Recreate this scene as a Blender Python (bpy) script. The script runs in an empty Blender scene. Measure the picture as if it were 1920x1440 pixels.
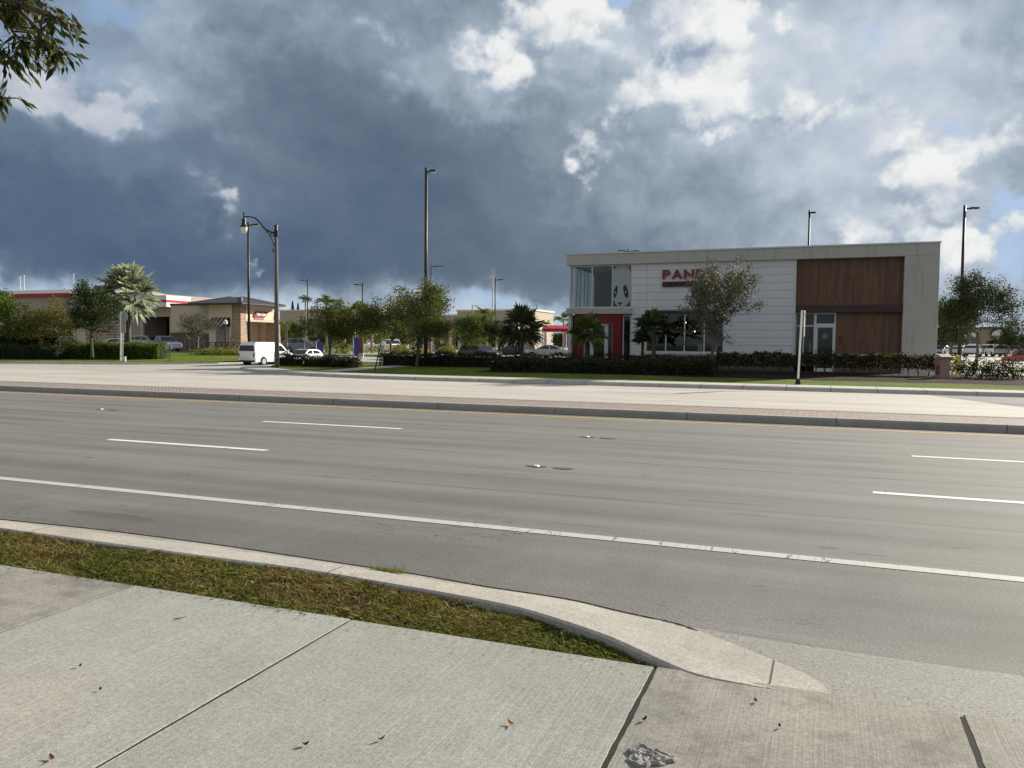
import bpy, bmesh, math, random
import numpy as np
from mathutils import Vector, Matrix
from mathutils.geometry import tessellate_polygon

SC = bpy.context.scene
COL = SC.collection
R = math.radians

# ------------------------------------------------------------------ camera
YAW, F, H, ROLL = R(21.2), 1490.0, 1.8, 0.009
PITCH = math.atan(75.5 / F)
fwd = Vector((-math.sin(YAW) * math.cos(PITCH), math.cos(YAW) * math.cos(PITCH), -math.sin(PITCH)))
right0 = Vector((math.cos(YAW), math.sin(YAW), 0))
up0 = right0.cross(fwd)
right = right0 * math.cos(ROLL) + up0 * math.sin(ROLL)
up = up0 * math.cos(ROLL) - right0 * math.sin(ROLL)
cam = bpy.data.cameras.new("camera")
camo = bpy.data.objects.new("camera", cam)
COL.objects.link(camo)
camo.matrix_world = Matrix(((right.x, up.x, -fwd.x, 0), (right.y, up.y, -fwd.y, 0), (right.z, up.z, -fwd.z, H), (0, 0, 0, 1)))
cam.sensor_width = 36
cam.lens = 36 * F / 1920
cam.clip_end = 20000
SC.camera = camo

# ------------------------------------------------------------------ exposure
SC.view_settings.view_transform = 'Standard'
SC.view_settings.look = 'None'
SC.view_settings.gamma = 1
SC.view_settings.exposure = 0.7
EXPO = 2 ** 0.7


def ray(px, py):
    return fwd + right * ((px - 960) / F) + up * ((720 - py) / F)


def hor(px):
    return 644.5 + 0.009 * (px - 960)


def at(px, py, z):                    # the point of the level z seen at a pixel of the photograph
    r = ray(px, py)
    t = (z - H) / r.z
    return Vector((r.x * t, r.y * t, z))


def col(px, d):                       # plan position of a pixel column at distance d
    r = ray(px, hor(px))
    return Vector((r.x * d, r.y * d))


def zat(px, py, d):
    return H + ray(px, py).z * d


# ------------------------------------------------------------------ sun and sky
SUN_AZ, SUN_EL = R(33), R(23)         # azimuth measured from +Y towards +X
sun_dir = Vector((math.sin(SUN_AZ) * math.cos(SUN_EL), math.cos(SUN_AZ) * math.cos(SUN_EL), math.sin(SUN_EL)))
sl = bpy.data.lights.new("sun", 'SUN')
sl.energy = 5.0
sl.angle = R(0.6)
sl.color = (1.0, 0.93, 0.80)
so = bpy.data.objects.new("sun", sl)
COL.objects.link(so)
so.rotation_euler = (-sun_dir).to_track_quat('-Z', 'Y').to_euler()

world = bpy.data.worlds.new("World")
SC.world = world
world.use_nodes = True
world.cycles.sampling_method = 'MANUAL'
world.cycles.sample_map_resolution = 512
wt = world.node_tree
wt.nodes.clear()


class NB:
    """small helper that writes node graphs"""
    def __init__(s, tree):
        s.t = tree

    def n(s, typ, **kw):
        nd = s.t.nodes.new(typ)
        for k, v in kw.items():
            setattr(nd, k, v)
        return nd

    def put(s, sock, v):
        if isinstance(v, bpy.types.NodeSocket):
            s.t.links.new(v, sock)
        elif v is not None:
            sock.default_value = v

    def m(s, op, a, b=None, c=None, clamp=False):
        nd = s.n('ShaderNodeMath', operation=op, use_clamp=clamp)
        for i, v in enumerate((a, b, c)):
            if v is not None:
                s.put(nd.inputs[i], v)
        return nd.outputs[0]

    def vm(s, op, a, b=None, scale=None):
        nd = s.n('ShaderNodeVectorMath', operation=op)
        s.put(nd.inputs[0], a)
        if b is not None:
            s.put(nd.inputs[1], b)
        if scale is not None:
            s.put(nd.inputs['Scale'], scale)
        return nd.outputs['Value'] if op in ('DOT_PRODUCT', 'LENGTH', 'DISTANCE') else nd.outputs[0]

    def mix(s, fac, a, b, blend='MIX'):
        nd = s.n('ShaderNodeMix', data_type='RGBA', blend_type=blend)
        s.put(nd.inputs[0], fac)
        s.put(nd.inputs[6], a)
        s.put(nd.inputs[7], b)
        return nd.outputs[2]

    def ramp(s, fac, stops, interp='LINEAR'):
        nd = s.n('ShaderNodeValToRGB')
        nd.color_ramp.interpolation = interp
        e = nd.color_ramp.elements
        while len(e) < len(stops):
            e.new(0.5)
        for i, (p, c) in enumerate(stops):
            e[i].position = p
            e[i].color = (c[0], c[1], c[2], 1)
        s.put(nd.inputs[0], fac)
        return nd.outputs[0]

    def noise(s, vec, scale, detail=4, rough=0.55, dist=0.0, out=0):
        nd = s.n('ShaderNodeTexNoise')
        s.put(nd.inputs['Vector'], vec)
        nd.inputs['Scale'].default_value = scale
        nd.inputs['Detail'].default_value = detail
        nd.inputs['Roughness'].default_value = rough
        nd.inputs['Distortion'].default_value = dist
        return nd.outputs[out]

    def smooth(s, v, a, b):
        nd = s.n('ShaderNodeMapRange', interpolation_type='SMOOTHSTEP')
        s.put(nd.inputs[0], v)
        nd.inputs[1].default_value = a
        nd.inputs[2].default_value = b
        return nd.outputs[0]


def lin(r, g, b):
    f = lambda c: c / 12.92 if c <= 0.04045 else ((c + 0.055) / 1.055) ** 2.4
    return tuple(f(v / 255) for v in (r, g, b))


def scaled_(b, v, s):
    return b.vm('MULTIPLY', v, s)


def build_sky():
    b = NB(wt)
    D = b.n('ShaderNodeNewGeometry').outputs['Incoming']
    D = b.n('ShaderNodeTexCoord').outputs['Generated']
    fx = b.vm('DOT_PRODUCT', D, tuple(right0))
    fy = b.vm('DOT_PRODUCT', D, (-math.sin(YAW), math.cos(YAW), 0))
    sep = b.n('ShaderNodeSeparateXYZ')
    b.put(sep.inputs[0], D)
    dz = sep.outputs[2]
    w1 = b.n('ShaderNodeSeparateXYZ')
    b.put(w1.inputs[0], b.noise(D, 5.0, 3, 0.5, out=1))
    w2 = b.n('ShaderNodeSeparateXYZ')
    w2v = b.noise(D, 14.0, 4, 0.6, out=1)
    b.put(w2.inputs[0], w2v)
    w3 = b.n('ShaderNodeSeparateXYZ')
    b.put(w3.inputs[0], b.noise(D, 45.0, 2, 0.6, out=1))

    wk = b.m('MULTIPLY_ADD', b.smooth(dz, 0.02, 0.22), 0.55, 0.45)

    def warp(v, i):
        o_ = b.m('MULTIPLY', b.m('SUBTRACT', w1.outputs[i], 0.5), 0.22)
        o_ = b.m('MULTIPLY_ADD', b.m('SUBTRACT', w2.outputs[i], 0.5), 0.11, o_)
        o_ = b.m('MULTIPLY_ADD', b.m('SUBTRACT', w3.outputs[i], 0.5), 0.04, o_)
        return b.m('MULTIPLY_ADD', o_, wk if i == 1 else 1.0, v)
    az = b.m('ARCTAN2', fx, fy)
    el = b.m('ARCSINE', dz)
    azw, elw = warp(az, 0), warp(el, 1)

    def aeps(px, py):
        r = ray(px, py).normalized()
        return math.atan2(r.dot(right0), r.dot(Vector((-math.sin(YAW), math.cos(YAW), 0)))), math.asin(r.z)

    def field(blobs, az_, el_, start):
        tot = start
        for (px, py, rx, ry, amp) in blobs:
            a, e = aeps(px, py)
            dx = b.m('MULTIPLY', b.m('SUBTRACT', az_, a), F / rx)
            dy = b.m('MULTIPLY', b.m('SUBTRACT', el_, e), F / ry)
            q = b.m('MULTIPLY_ADD', dx, dx, b.m('MULTIPLY', dy, dy))
            g = b.m('EXPONENT', b.m('MULTIPLY', q, -1.0))
            tot = b.m('MULTIPLY_ADD', g, amp, tot)
        return tot
    # relief of the cloud deck, lit from the sun's side: the billows are compared with themselves a little nearer the sun
    def billow(v):
        vo = b.n('ShaderNodeTexVoronoi')
        b.put(vo.inputs['Vector'], b.vm('ADD', v, b.vm('SCALE', b.vm('SUBTRACT', w2v, (0.5, 0.5, 0.5)), None, 0.13)))
        vo.inputs['Scale'].default_value = 8.5
        vo.inputs['Detail'].default_value = 1.6
        vo.inputs['Roughness'].default_value = 0.55
        nz = b.noise(v, 6.0, 6, 0.60)
        return b.m('MULTIPLY_ADD', b.m('SUBTRACT', 0.6, vo.outputs['Distance']), 0.55, b.m('MULTIPLY', nz, 0.75))
    Dw = b.vm('MULTIPLY', D, (1, 1, 1.35))
    bil0 = billow(Dw)
    bil1 = billow(b.vm('ADD', Dw, tuple(right0 * 0.010 + Vector((0, 0, 0.024)))))
    emb = b.m('SUBTRACT', bil0, bil1)
    # broad tone of the cloud deck
    big = b.noise(scaled_(b, D, (1, 1, 1.9)), 2.4, 7, 0.56)
    tone = b.m('MULTIPLY_ADD', b.m('SUBTRACT', big, 0.5), 0.46, 0.40)
    tone = field([
        (150, 440, 420, 120, -0.20), (620, 420, 330, 130, -0.15), (60, 330, 260, 130, -0.06), (950, 420, 360, 110, -0.11),
        (480, 190, 200, 110, -0.09), (760, 250, 190, 120, -0.10), (250, 500, 330, 36, -0.16), (620, 505, 300, 26, -0.12), (980, 490, 300, 40, -0.10),
        (600, 60, 260, 90, 0.08), (1150, 380, 220, 90, 0.02), (1750, 480, 330, 60, 0.12),
        (220, 60, 260, 100, 0.10), (1550, 330, 330, 230, 0.22), (1350, 80, 480, 120, 0.18), (1780, 150, 240, 200, 0.14),
        (700, 590, 800, 66, 0.28), (260, 590, 460, 72, 0.30), (1080, 600, 260, 76, 0.10), (1700, 600, 420, 80, 0.16), (30, 540, 160, 26, 0.16),
        (1000, 90, 240, 80, 0.18), (850, 130, 130, 80, 0.10), (1390, 240, 260, 130, 0.14), (1820, 350, 160, 130, 0.16), (430, 375, 110, 50, 0.26), (170, 185, 190, 60, 0.24), (350, 60, 90, 80, 0.12), (300, 300, 120, 30, 0.12)], azw, elw, tone)
    fine = b.noise(scaled_(b, D, (1, 1, 1.5)), 9.0, 7, 0.60, 0.35)
    tone = b.m('MULTIPLY_ADD', b.m('SUBTRACT', fine, 0.5), 0.18, tone)
    tone = b.m('MULTIPLY_ADD', emb, b.m('MULTIPLY_ADD', b.smooth(tone, 0.2, 0.7), 0.20, 0.18), tone)
    deck = b.ramp(tone, [(0.0, lin(76, 95, 118)), (0.18, lin(94, 110, 128)), (0.38, lin(114, 129, 145)), (0.58, lin(153, 167, 181)),
                         (0.80, lin(192, 203, 216)), (1.0, lin(224, 229, 233))])
    cool = b.smooth(az, 0.10, -0.60)
    deck = b.mix(b.m('MULTIPLY', cool, 0.60), deck, b.mix(1.0, deck, (0.92, 1.0, 1.13, 1), 'MULTIPLY'))
    # sunlit puffs
    puff = field([
        (1010, 60, 200, 60, 0.50), (860, 120, 150, 90, 0.52), (1250, 70, 120, 70, 0.55), (1040, 40, 160, 40, 0.3), (1380, 80, 110, 60, 0.60),
        (1220, 200, 110, 65, 0.70), (1420, 225, 165, 85, 0.72), (1115, 288, 80, 44, 0.90), (1800, 350, 110, 110, 0.52), (1720, 290, 130, 55, 0.36),
        (1850, 190, 90, 50, 0.58), (1890, 30, 60, 40, 0.6), (1680, 430, 150, 50, 0.46), (1860, 440, 80, 40, 0.5), (1560, 270, 120, 80, 0.30),
        (200, 185, 150, 46, 0.85), (90, 135, 110, 40, 0.6), (350, 60, 60, 70, 0.50), (310, 305, 90, 24, 0.66), (405, 365, 76, 48, 0.80), (445, 350, 26, 20, 0.34),
        (620, 490, 60, 28, 0.55), (505, 495, 44, 18, 0.5), (545, 437, 12, 9, 0.45), (560, 60, 120, 60, 0.25),
        (840, 575, 26, 22, 0.5), (985, 540, 70, 36, 0.55), (880, 500, 60, 22, 0.4), (760, 545, 60, 18, 0.3), (420, 540, 80, 18, 0.3), (1540, 40, 80, 50, 0.4), (660, 30, 110, 50, 0.22)], azw, elw, 0.0)
    pf = b.m('MULTIPLY_ADD', b.m('SUBTRACT', bil0, 0.50), 1.5, puff)
    pf = b.m('MULTIPLY', b.smooth(pf, 0.06, 0.62), b.smooth(puff, 0.05, 0.32))
    pcol = b.ramp(b.m('MULTIPLY_ADD', emb, 2.3, b.m('MULTIPLY_ADD', pf, 0.42, b.m('MULTIPLY_ADD', puff, 0.28, 0.05))),
                  [(0.1, lin(150, 165, 186)), (0.42, lin(196, 205, 216)), (0.78, lin(234, 236, 236)), (1.0, lin(246, 246, 244))])
    warmth = b.smooth(az, -0.1, -0.45)
    pcol = b.mix(b.m('MULTIPLY', warmth, 0.85), pcol, b.mix(1.0, pcol, (0.58, 0.62, 0.72, 1), 'MULTIPLY'))
    cl = b.mix(b.m('MULTIPLY', pf, 0.88), deck, pcol)
    # the rest of the dome, behind and above the photographer: broken bright cloud
    back = b.ramp(b.noise(D, 3.0, 7, 0.6), [(0.3, (0.19, 0.23, 0.30)), (0.5, (0.36, 0.39, 0.44)), (0.7, (0.62, 0.63, 0.64))])
    cl = b.mix(b.smooth(fy, 0.62, 0.05), cl, back)
    cl = b.mix(b.smooth(dz, 0.62, 0.80), cl, back)
    # clear blue gaps, coloured by the physical sky
    sky = b.n('ShaderNodeTexSky', sky_type='NISHITA')
    sky.sun_disc = False
    sky.sun_elevation = SUN_EL
    sky.sun_rotation = SUN_AZ
    gap = field([(1130, 8, 120, 26, 1.2), (1890, 400, 40, 70, 1.0), (200, 14, 90, 30, 0.75), (1610, 120, 60, 60, 0.5),
                 (1790, 225, 60, 30, 0.7), (1905, 470, 30, 60, 0.7), (930, 555, 90, 26, 0.7), (700, 10, 60, 20, 0.4)], azw, elw, 0.0)
    gap = b.m('MULTIPLY', b.smooth(gap, 0.22, 0.85), b.m('SUBTRACT', 1.0, pf))
    cs = b.vm('SCALE', cl, None, 10.0 / EXPO)
    outc = b.mix(b.m('MULTIPLY', gap, 0.75), cs, b.mix(0.25, b.vm('MINIMUM', sky.outputs[0], (3.0, 3.9, 5.4)), (2.0, 3.1, 5.2, 1)))
    bg = b.n('ShaderNodeBackground')
    b.put(bg.inputs[0], outc)
    bg.inputs[1].default_value = 0.1
    o = b.n('ShaderNodeOutputWorld')
    wt.links.new(bg.outputs[0], o.inputs[0])


build_sky()

# ------------------------------------------------------------------ materials
MATS = {}


def new_mat(name):
    m = bpy.data.materials.new(name)
    m.use_nodes = True
    nt = m.node_tree
    nt.nodes.clear()
    b = NB(nt)
    out = b.n('ShaderNodeOutputMaterial')
    p = b.n('ShaderNodeBsdfPrincipled')
    nt.links.new(p.outputs[0], out.inputs[0])
    return m, b, p, out


def pos(b):
    return b.n('ShaderNodeNewGeometry').outputs['Position']


def scaled(b, v, s):
    return b.vm('MULTIPLY', v, s)


def bump(b, p, h, strength, dist=0.01):
    nd = b.n('ShaderNodeBump')
    nd.inputs['Strength'].default_value = strength
    nd.inputs['Distance'].default_value = dist
    b.put(nd.inputs['Height'], h)
    b.put(p.inputs['Normal'], nd.outputs[0])


def plain(name, c, rough=0.6, var=0.15, scale=3.0, metal=0.0, spec=0.4, stain=0.0):
    if name in MATS:
        return MATS[name]
    m, b, p, _ = new_mat(name)
    P = pos(b)
    n = b.noise(P, scale, 5, 0.6)
    k = b.m('MULTIPLY_ADD', b.m('SUBTRACT', n, 0.5), var * 2, 1.0)
    cc = b.vm('SCALE', tuple(c), None, k)
    if stain:
        st = b.noise(scaled(b, P, (3.0, 3.0, 0.25)), 1.5, 6, 0.6)
        cc = b.mix(b.m('MULTIPLY', b.smooth(st, 0.52, 0.75), stain), cc, (c[0] * 0.45, c[1] * 0.42, c[2] * 0.38, 1))
    b.put(p.inputs['Base Color'], cc)
    p.inputs['Roughness'].default_value = rough
    p.inputs['Metallic'].default_value = metal
    p.inputs['Specular IOR Level'].default_value = spec
    MATS[name] = m
    return m


def asphalt(name, c, seams=(), streak=0.25, grain=0.5, spots=True, rough=0.8, stains=(), cracks=False):
    m, b, p, _ = new_mat(name)
    P = pos(b)
    g = b.noise(P, 95.0, 2, 0.7)
    g2 = b.noise(P, 34.0, 3, 0.7)
    big = b.noise(scaled(b, P, (0.12, 0.6, 1)), 1.0, 5, 0.6)
    st = b.noise(scaled(b, P, (0.06, 2.4, 1)), 1.0, 5, 0.65)
    k = b.m('MULTIPLY_ADD', b.m('SUBTRACT', g, 0.5), grain * 3.0, 1.0)
    k = b.m('MULTIPLY', k, b.m('MULTIPLY_ADD', b.m('SUBTRACT', g2, 0.5), grain * 1.0, 1.0))
    k = b.m('MULTIPLY', k, b.m('MULTIPLY_ADD', b.m('SUBTRACT', b.noise(P, 46.0, 1, 0.5), 0.5), grain * 1.1, 1.0))
    k = b.m('MULTIPLY', k, b.m('MULTIPLY_ADD', b.m('SUBTRACT', big, 0.5), 0.65, 1.0))
    k = b.m('MULTIPLY', k, b.m('MULTIPLY_ADD', b.m('SUBTRACT', st, 0.5), streak * 1.6, 1.0))
    cc = b.vm('SCALE', tuple(c), None, k)
    sp = b.n('ShaderNodeSeparateXYZ')
    b.put(sp.inputs[0], P)
    wob = b.m('MULTIPLY', b.m('SUBTRACT', b.noise(scaled(b, P, (0.6, 0, 0)), 1.0, 4, 0.6), 0.5), 0.16)
    yy = b.m('ADD', sp.outputs[1], wob)
    for (y0, w, dk) in seams:
        d = b.m('ABSOLUTE', b.m('SUBTRACT', yy, y0))
        br = b.smooth(b.noise(scaled(b, P, (0.25, 0.1, 0)), 1.0 + y0 * 0.01, 5, 0.7), 0.35, 0.6)
        f = b.m('MULTIPLY', b.smooth(d, w, w * 0.25), b.m('MULTIPLY', br, dk))
        cc = b.mix(f, cc, (c[0] * 0.35, c[1] * 0.34, c[2] * 0.33, 1))
    if spots:
        sn = b.noise(scaled(b, P, (0.55, 1.5, 1)), 1.7, 4, 0.7)
        cc = b.mix(b.m('MULTIPLY', b.smooth(sn, 0.67, 0.74), 0.55), cc, (c[0] * 0.4, c[1] * 0.39, c[2] * 0.38, 1))
        s2_ = b.noise(scaled(b, P, (2.2, 6.0, 1)), 1.6, 3, 0.6)
        cc = b.mix(b.m('MULTIPLY', b.smooth(s2_, 0.70, 0.76), 0.7), cc, (c[0] * 0.3, c[1] * 0.29, c[2] * 0.28, 1))
        v = b.n('ShaderNodeTexVoronoi')
        b.put(v.inputs['Vector'], P)
        v.inputs['Scale'].default_value = 60
        cc = b.mix(b.m('MULTIPLY', b.smooth(b.n_out if False else v.outputs['Distance'], 0.16, 0.06), 0.35), cc, (0.62, 0.60, 0.55, 1))
    if stains:
        wn = b.noise(P, 3.0, 5, 0.65)
        for (x0, y0, rx, ry, dk) in stains:
            dx = b.m('DIVIDE', b.m('SUBTRACT', sp.outputs[0], x0), rx)
            dy = b.m('DIVIDE', b.m('SUBTRACT', sp.outputs[1], y0), ry)
            q = b.m('MULTIPLY_ADD', dx, dx, b.m('MULTIPLY', dy, dy))
            q = b.m('ADD', q, b.m('MULTIPLY', b.m('SUBTRACT', wn, 0.5), 2.4))
            cc = b.mix(b.m('MULTIPLY', b.smooth(q, 1.0, 0.35), dk), cc, (c[0] * 0.4, c[1] * 0.39, c[2] * 0.37, 1))
    if cracks:
        cn = b.noise(scaled(b, P, (0.35, 1.0, 1)), 0.9, 6, 0.62)
        wh = b.smooth(b.noise(P, 0.35, 2, 0.5), 0.50, 0.60)
        cc = b.mix(b.m('MULTIPLY', b.m('MULTIPLY', b.smooth(b.m('ABSOLUTE', b.m('SUBTRACT', cn, 0.5)), 0.0035, 0.001), wh), 0.7), cc, (c[0] * 0.25, c[1] * 0.25, c[2] * 0.25, 1))
    b.put(p.inputs['Base Color'], cc)
    p.inputs['Roughness'].default_value = rough
    p.inputs['Specular IOR Level'].default_value = 0.35
    bump(b, p, g2, 0.5, 0.006)
    MATS[name] = m
    return m


def concrete(name, c, broom=0.0, dirty=0.3, rough=0.85, joints=None):
    m, b, p, _ = new_mat(name)
    P = pos(b)
    isl = b.n('ShaderNodeNewGeometry').outputs['Random Per Island']
    n1 = b.noise(P, 1.3, 7, 0.62)
    n2 = b.noise(P, 9.0, 5, 0.65)
    g = b.noise(P, 140.0, 2, 0.7)
    k = b.m('MULTIPLY_ADD', b.m('SUBTRACT', n1, 0.5), 0.8 * dirty + 0.1, 1.0)
    k = b.m('MULTIPLY', k, b.m('MULTIPLY_ADD', b.m('SUBTRACT', n2, 0.5), 0.3, 1.0))
    k = b.m('MULTIPLY', k, b.m('MULTIPLY_ADD', b.m('SUBTRACT', g, 0.5), 1.1, 1.0))
    k = b.m('MULTIPLY', k, b.m('MULTIPLY_ADD', b.m('SUBTRACT', b.noise(P, 48.0, 2, 0.6), 0.5), 0.85, 1.0))
    k = b.m('MULTIPLY', k, b.m('MULTIPLY_ADD', isl, 0.12, 0.94))
    h = g
    if broom:
        br = b.noise(scaled(b, P, (75.0, 1.1, 1.0)), 1.0, 3, 0.7)
        where = b.smooth(b.noise(P, 0.9, 4, 0.6), 0.38, 0.62)
        k = b.m('MULTIPLY', k, b.m('MULTIPLY_ADD', b.m('MULTIPLY', b.m('SUBTRACT', br, 0.5), where), broom, 1.0))
        h = b.m('MULTIPLY_ADD', br, 1.6, g)
    cc = b.vm('SCALE', tuple(c), None, k)
    tint = b.noise(P, 0.7, 3, 0.5)
    cc = b.mix(b.m('MULTIPLY', b.smooth(tint, 0.45, 0.7), 0.5), cc, b.mix(1.0, cc, (1.05, 0.97, 0.90, 1), 'MULTIPLY'))
    # dark specks and mildew
    sp = b.noise(P, 60.0, 3, 0.8)
    cc = b.mix(b.m('MULTIPLY', b.smooth(sp, 0.62, 0.72), 0.45 * dirty + 0.1), cc, (c[0] * 0.25, c[1] * 0.24, c[2] * 0.22, 1))
    if dirty > 0.9:
        md_ = b.noise(P, 4.0, 8, 0.72)
        cc = b.mix(b.m('MULTIPLY', b.smooth(md_, 0.46, 0.68), 0.55), cc, (c[0] * 0.42, c[1] * 0.41, c[2] * 0.39, 1))
    if joints:
        sep = b.n('ShaderNodeSeparateXYZ')
        b.put(sep.inputs[0], P)
        fr = b.m('FRACT', b.m('DIVIDE', b.m('ADD', sep.outputs[0], joints[1]), joints[0]))
        cc = b.mix(b.m('MULTIPLY', b.m('LESS_THAN', fr, joints[2] / joints[0]), 0.8), cc, (0.03, 0.03, 0.028, 1))
    b.put(p.inputs['Base Color'], cc)
    p.inputs['Roughness'].default_value = rough
    p.inputs['Specular IOR Level'].default_value = 0.25
    bump(b, p, h, 0.45, 0.004)
    MATS[name] = m
    return m


def leaf_mat(name, c1, c2, trans=0.3, rough=0.45, c3=None):
    m, b, p, out = new_mat(name)
    isl = b.n('ShaderNodeNewGeometry').outputs['Random Per Island']
    stops = [(0.0, c1), (0.7, c2)] + ([(1.0, c3)] if c3 else [(1.0, tuple(v * 1.35 for v in c2))])
    cc = b.ramp(isl, stops)
    n = b.noise(pos(b), 1.3, 3, 0.6)
    cc = b.vm('SCALE', cc, None, b.m('MULTIPLY_ADD', b.m('SUBTRACT', n, 0.5), 0.9, 1.0))
    b.put(p.inputs['Base Color'], cc)
    p.inputs['Roughness'].default_value = max(rough, 0.6)
    p.inputs['Specular IOR Level'].default_value = 0.15
    tr = b.n('ShaderNodeBsdfTranslucent')
    b.put(tr.inputs[0], b.mix(1.0, cc, (1.25, 1.15, 0.55, 1), 'MULTIPLY'))
    mx = b.n('ShaderNodeMixShader')
    mx.inputs[0].default_value = trans
    b.t.links.new(p.outputs[0], mx.inputs[1])
    b.t.links.new(tr.outputs[0], mx.inputs[2])
    b.t.links.new(mx.outputs[0], out.inputs[0])
    MATS[name] = m
    return m


def grass_ground(name, c1, c2, scale=1.0):
    m, b, p, _ = new_mat(name)
    P = pos(b)
    n1 = b.noise(P, 0.8 * scale, 6, 0.65)
    n2 = b.noise(P, 22.0 * scale, 4, 0.7)
    cc = b.ramp(b.m('MULTIPLY_ADD', b.m('SUBTRACT', n2, 0.5), 0.8, n1), [(0.3, c1), (0.7, c2)])
    b.put(p.inputs['Base Color'], cc)
    p.inputs['Roughness'].default_value = 0.9
    p.inputs['Specular IOR Level'].default_value = 0.1
    bump(b, p, n2, 1.0, 0.06)
    MATS[name] = m
    return m


def paint_mat(name, c, wear, rough=0.7):
    m, b, p, _ = new_mat(name)
    P = pos(b)
    n = b.noise(P, 14.0, 6, 0.75)
    v = b.n('ShaderNodeTexNoise')
    cr = b.noise(scaled(b, P, (2.6, 0.35, 1)), 1.0, 3, 0.6)
    crack = b.smooth(b.m('ABSOLUTE', b.m('SUBTRACT', cr, 0.5)), 0.005, 0.001)
    g = b.noise(P, 120, 2, 0.6)
    cc = b.vm('SCALE', tuple(c), None, b.m('MULTIPLY_ADD', b.m('SUBTRACT', g, 0.5), 0.35, 1.0))
    cc = b.mix(b.m('MULTIPLY', b.smooth(n, 0.50, 0.72), wear), cc, (0.16, 0.155, 0.145, 1))
    cc = b.mix(b.m('MULTIPLY', crack, 0.7), cc, (0.06, 0.058, 0.055, 1))
    b.put(p.inputs['Base Color'], cc)
    p.inputs['Roughness'].default_value = rough
    MATS[name] = m
    return m


def brick_mat(name, c1, c2, mortar, scale=1.0, bw=0.4, bh=0.2, rot=0.0, horizontal=False, msize=0.02):
    m, b, p, _ = new_mat(name)
    P = pos(b)
    if horizontal:
        v = P
    else:                              # walls: run the courses along x+y, stack them along z
        sp = b.n('ShaderNodeSeparateXYZ')
        b.put(sp.inputs[0], P)
        cb = b.n('ShaderNodeCombineXYZ')
        b.put(cb.inputs[0], b.m('ADD', sp.outputs[0], sp.outputs[1]))
        b.put(cb.inputs[1], sp.outputs[2])
        v = cb.outputs[0]
    if rot:
        mp = b.n('ShaderNodeMapping')
        mp.inputs['Rotation'].default_value = (0, 0, rot)
        b.put(mp.inputs[0], v)
        v = mp.outputs[0]
    t = b.n('ShaderNodeTexBrick')
    b.put(t.inputs['Vector'], v)
    t.inputs['Color1'].default_value = (*c1, 1)
    t.inputs['Color2'].default_value = (*c2, 1)
    t.inputs['Mortar'].default_value = (*mortar, 1)
    t.inputs['Scale'].default_value = scale
    t.inputs['Mortar Size'].default_value = msize
    t.inputs['Brick Width'].default_value = bw
    t.inputs['Row Height'].default_value = bh
    n = b.noise(P, 6.0, 5, 0.6)
    cc = b.vm('SCALE', t.outputs[0], None, b.m('MULTIPLY_ADD', b.m('SUBTRACT', n, 0.5), 0.7, 1.0))
    b.put(p.inputs['Base Color'], cc)
    p.inputs['Roughness'].default_value = 0.85
    bump(b, p, t.outputs[1], -0.4, 0.01)
    MATS[name] = m
    return m


def wood_mat(name, c1, c2):
    m, b, p, _ = new_mat(name)
    P = pos(b)
    sp = b.n('ShaderNodeSeparateXYZ')
    b.put(sp.inputs[0], P)
    cell = b.m('FLOOR', b.m('MULTIPLY', sp.outputs[0], 6.2))
    wn = b.n('ShaderNodeTexWhiteNoise', noise_dimensions='2D')
    cb = b.n('ShaderNodeCombineXYZ')
    b.put(cb.inputs[0], cell)
    b.put(cb.inputs[1], b.m('FLOOR', b.m('MULTIPLY_ADD', sp.outputs[2], 0.55, b.m('MULTIPLY', cell, 0.37))))
    b.put(wn.inputs['Vector'], cb.outputs[0])
    gr = b.noise(scaled(b, P, (22, 22, 0.9)), 1.0, 5, 0.65)
    k = b.m('MULTIPLY_ADD', wn.outputs[0], 0.5, b.m('MULTIPLY', gr, 0.5))
    cc = b.ramp(k, [(0.2, c1), (0.8, c2)])
    ed = b.m('FRACT', b.m('MULTIPLY', sp.outputs[0], 6.2))
    cc = b.mix(b.m('MULTIPLY', b.m('LESS_THAN', ed, 0.05), 0.7), cc, (c1[0] * 0.3, c1[1] * 0.3, c1[2] * 0.3, 1))
    b.put(p.inputs['Base Color'], cc)
    p.inputs['Roughness'].default_value = 0.6
    MATS[name] = m
    return m


def siding_mat(name, c, z0, course, xj=()):
    m, b, p, _ = new_mat(name)
    P = pos(b)
    sp = b.n('ShaderNodeSeparateXYZ')
    b.put(sp.inputs[0], P)
    fr = b.m('FRACT', b.m('DIVIDE', b.m('SUBTRACT', sp.outputs[2], z0), course))
    line = b.m('LESS_THAN', fr, 0.075)
    for x in xj:
        line = b.m('MAXIMUM', line, b.m('LESS_THAN', b.m('ABSOLUTE', b.m('SUBTRACT', sp.outputs[0], x)), 0.018))
    n = b.noise(scaled(b, P, (1.2, 1.2, 0.3)), 1.0, 5, 0.6)
    cc = b.vm('SCALE', tuple(c), None, b.m('MULTIPLY_ADD', b.m('SUBTRACT', n, 0.5), 0.22, 1.0))
    cc = b.mix(b.m('MULTIPLY', line, 0.45), cc, (0.10, 0.10, 0.11, 1))
    b.put(p.inputs['Base Color'], cc)
    p.inputs['Roughness'].default_value = 0.55
    MATS[name] = m
    return m


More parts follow.
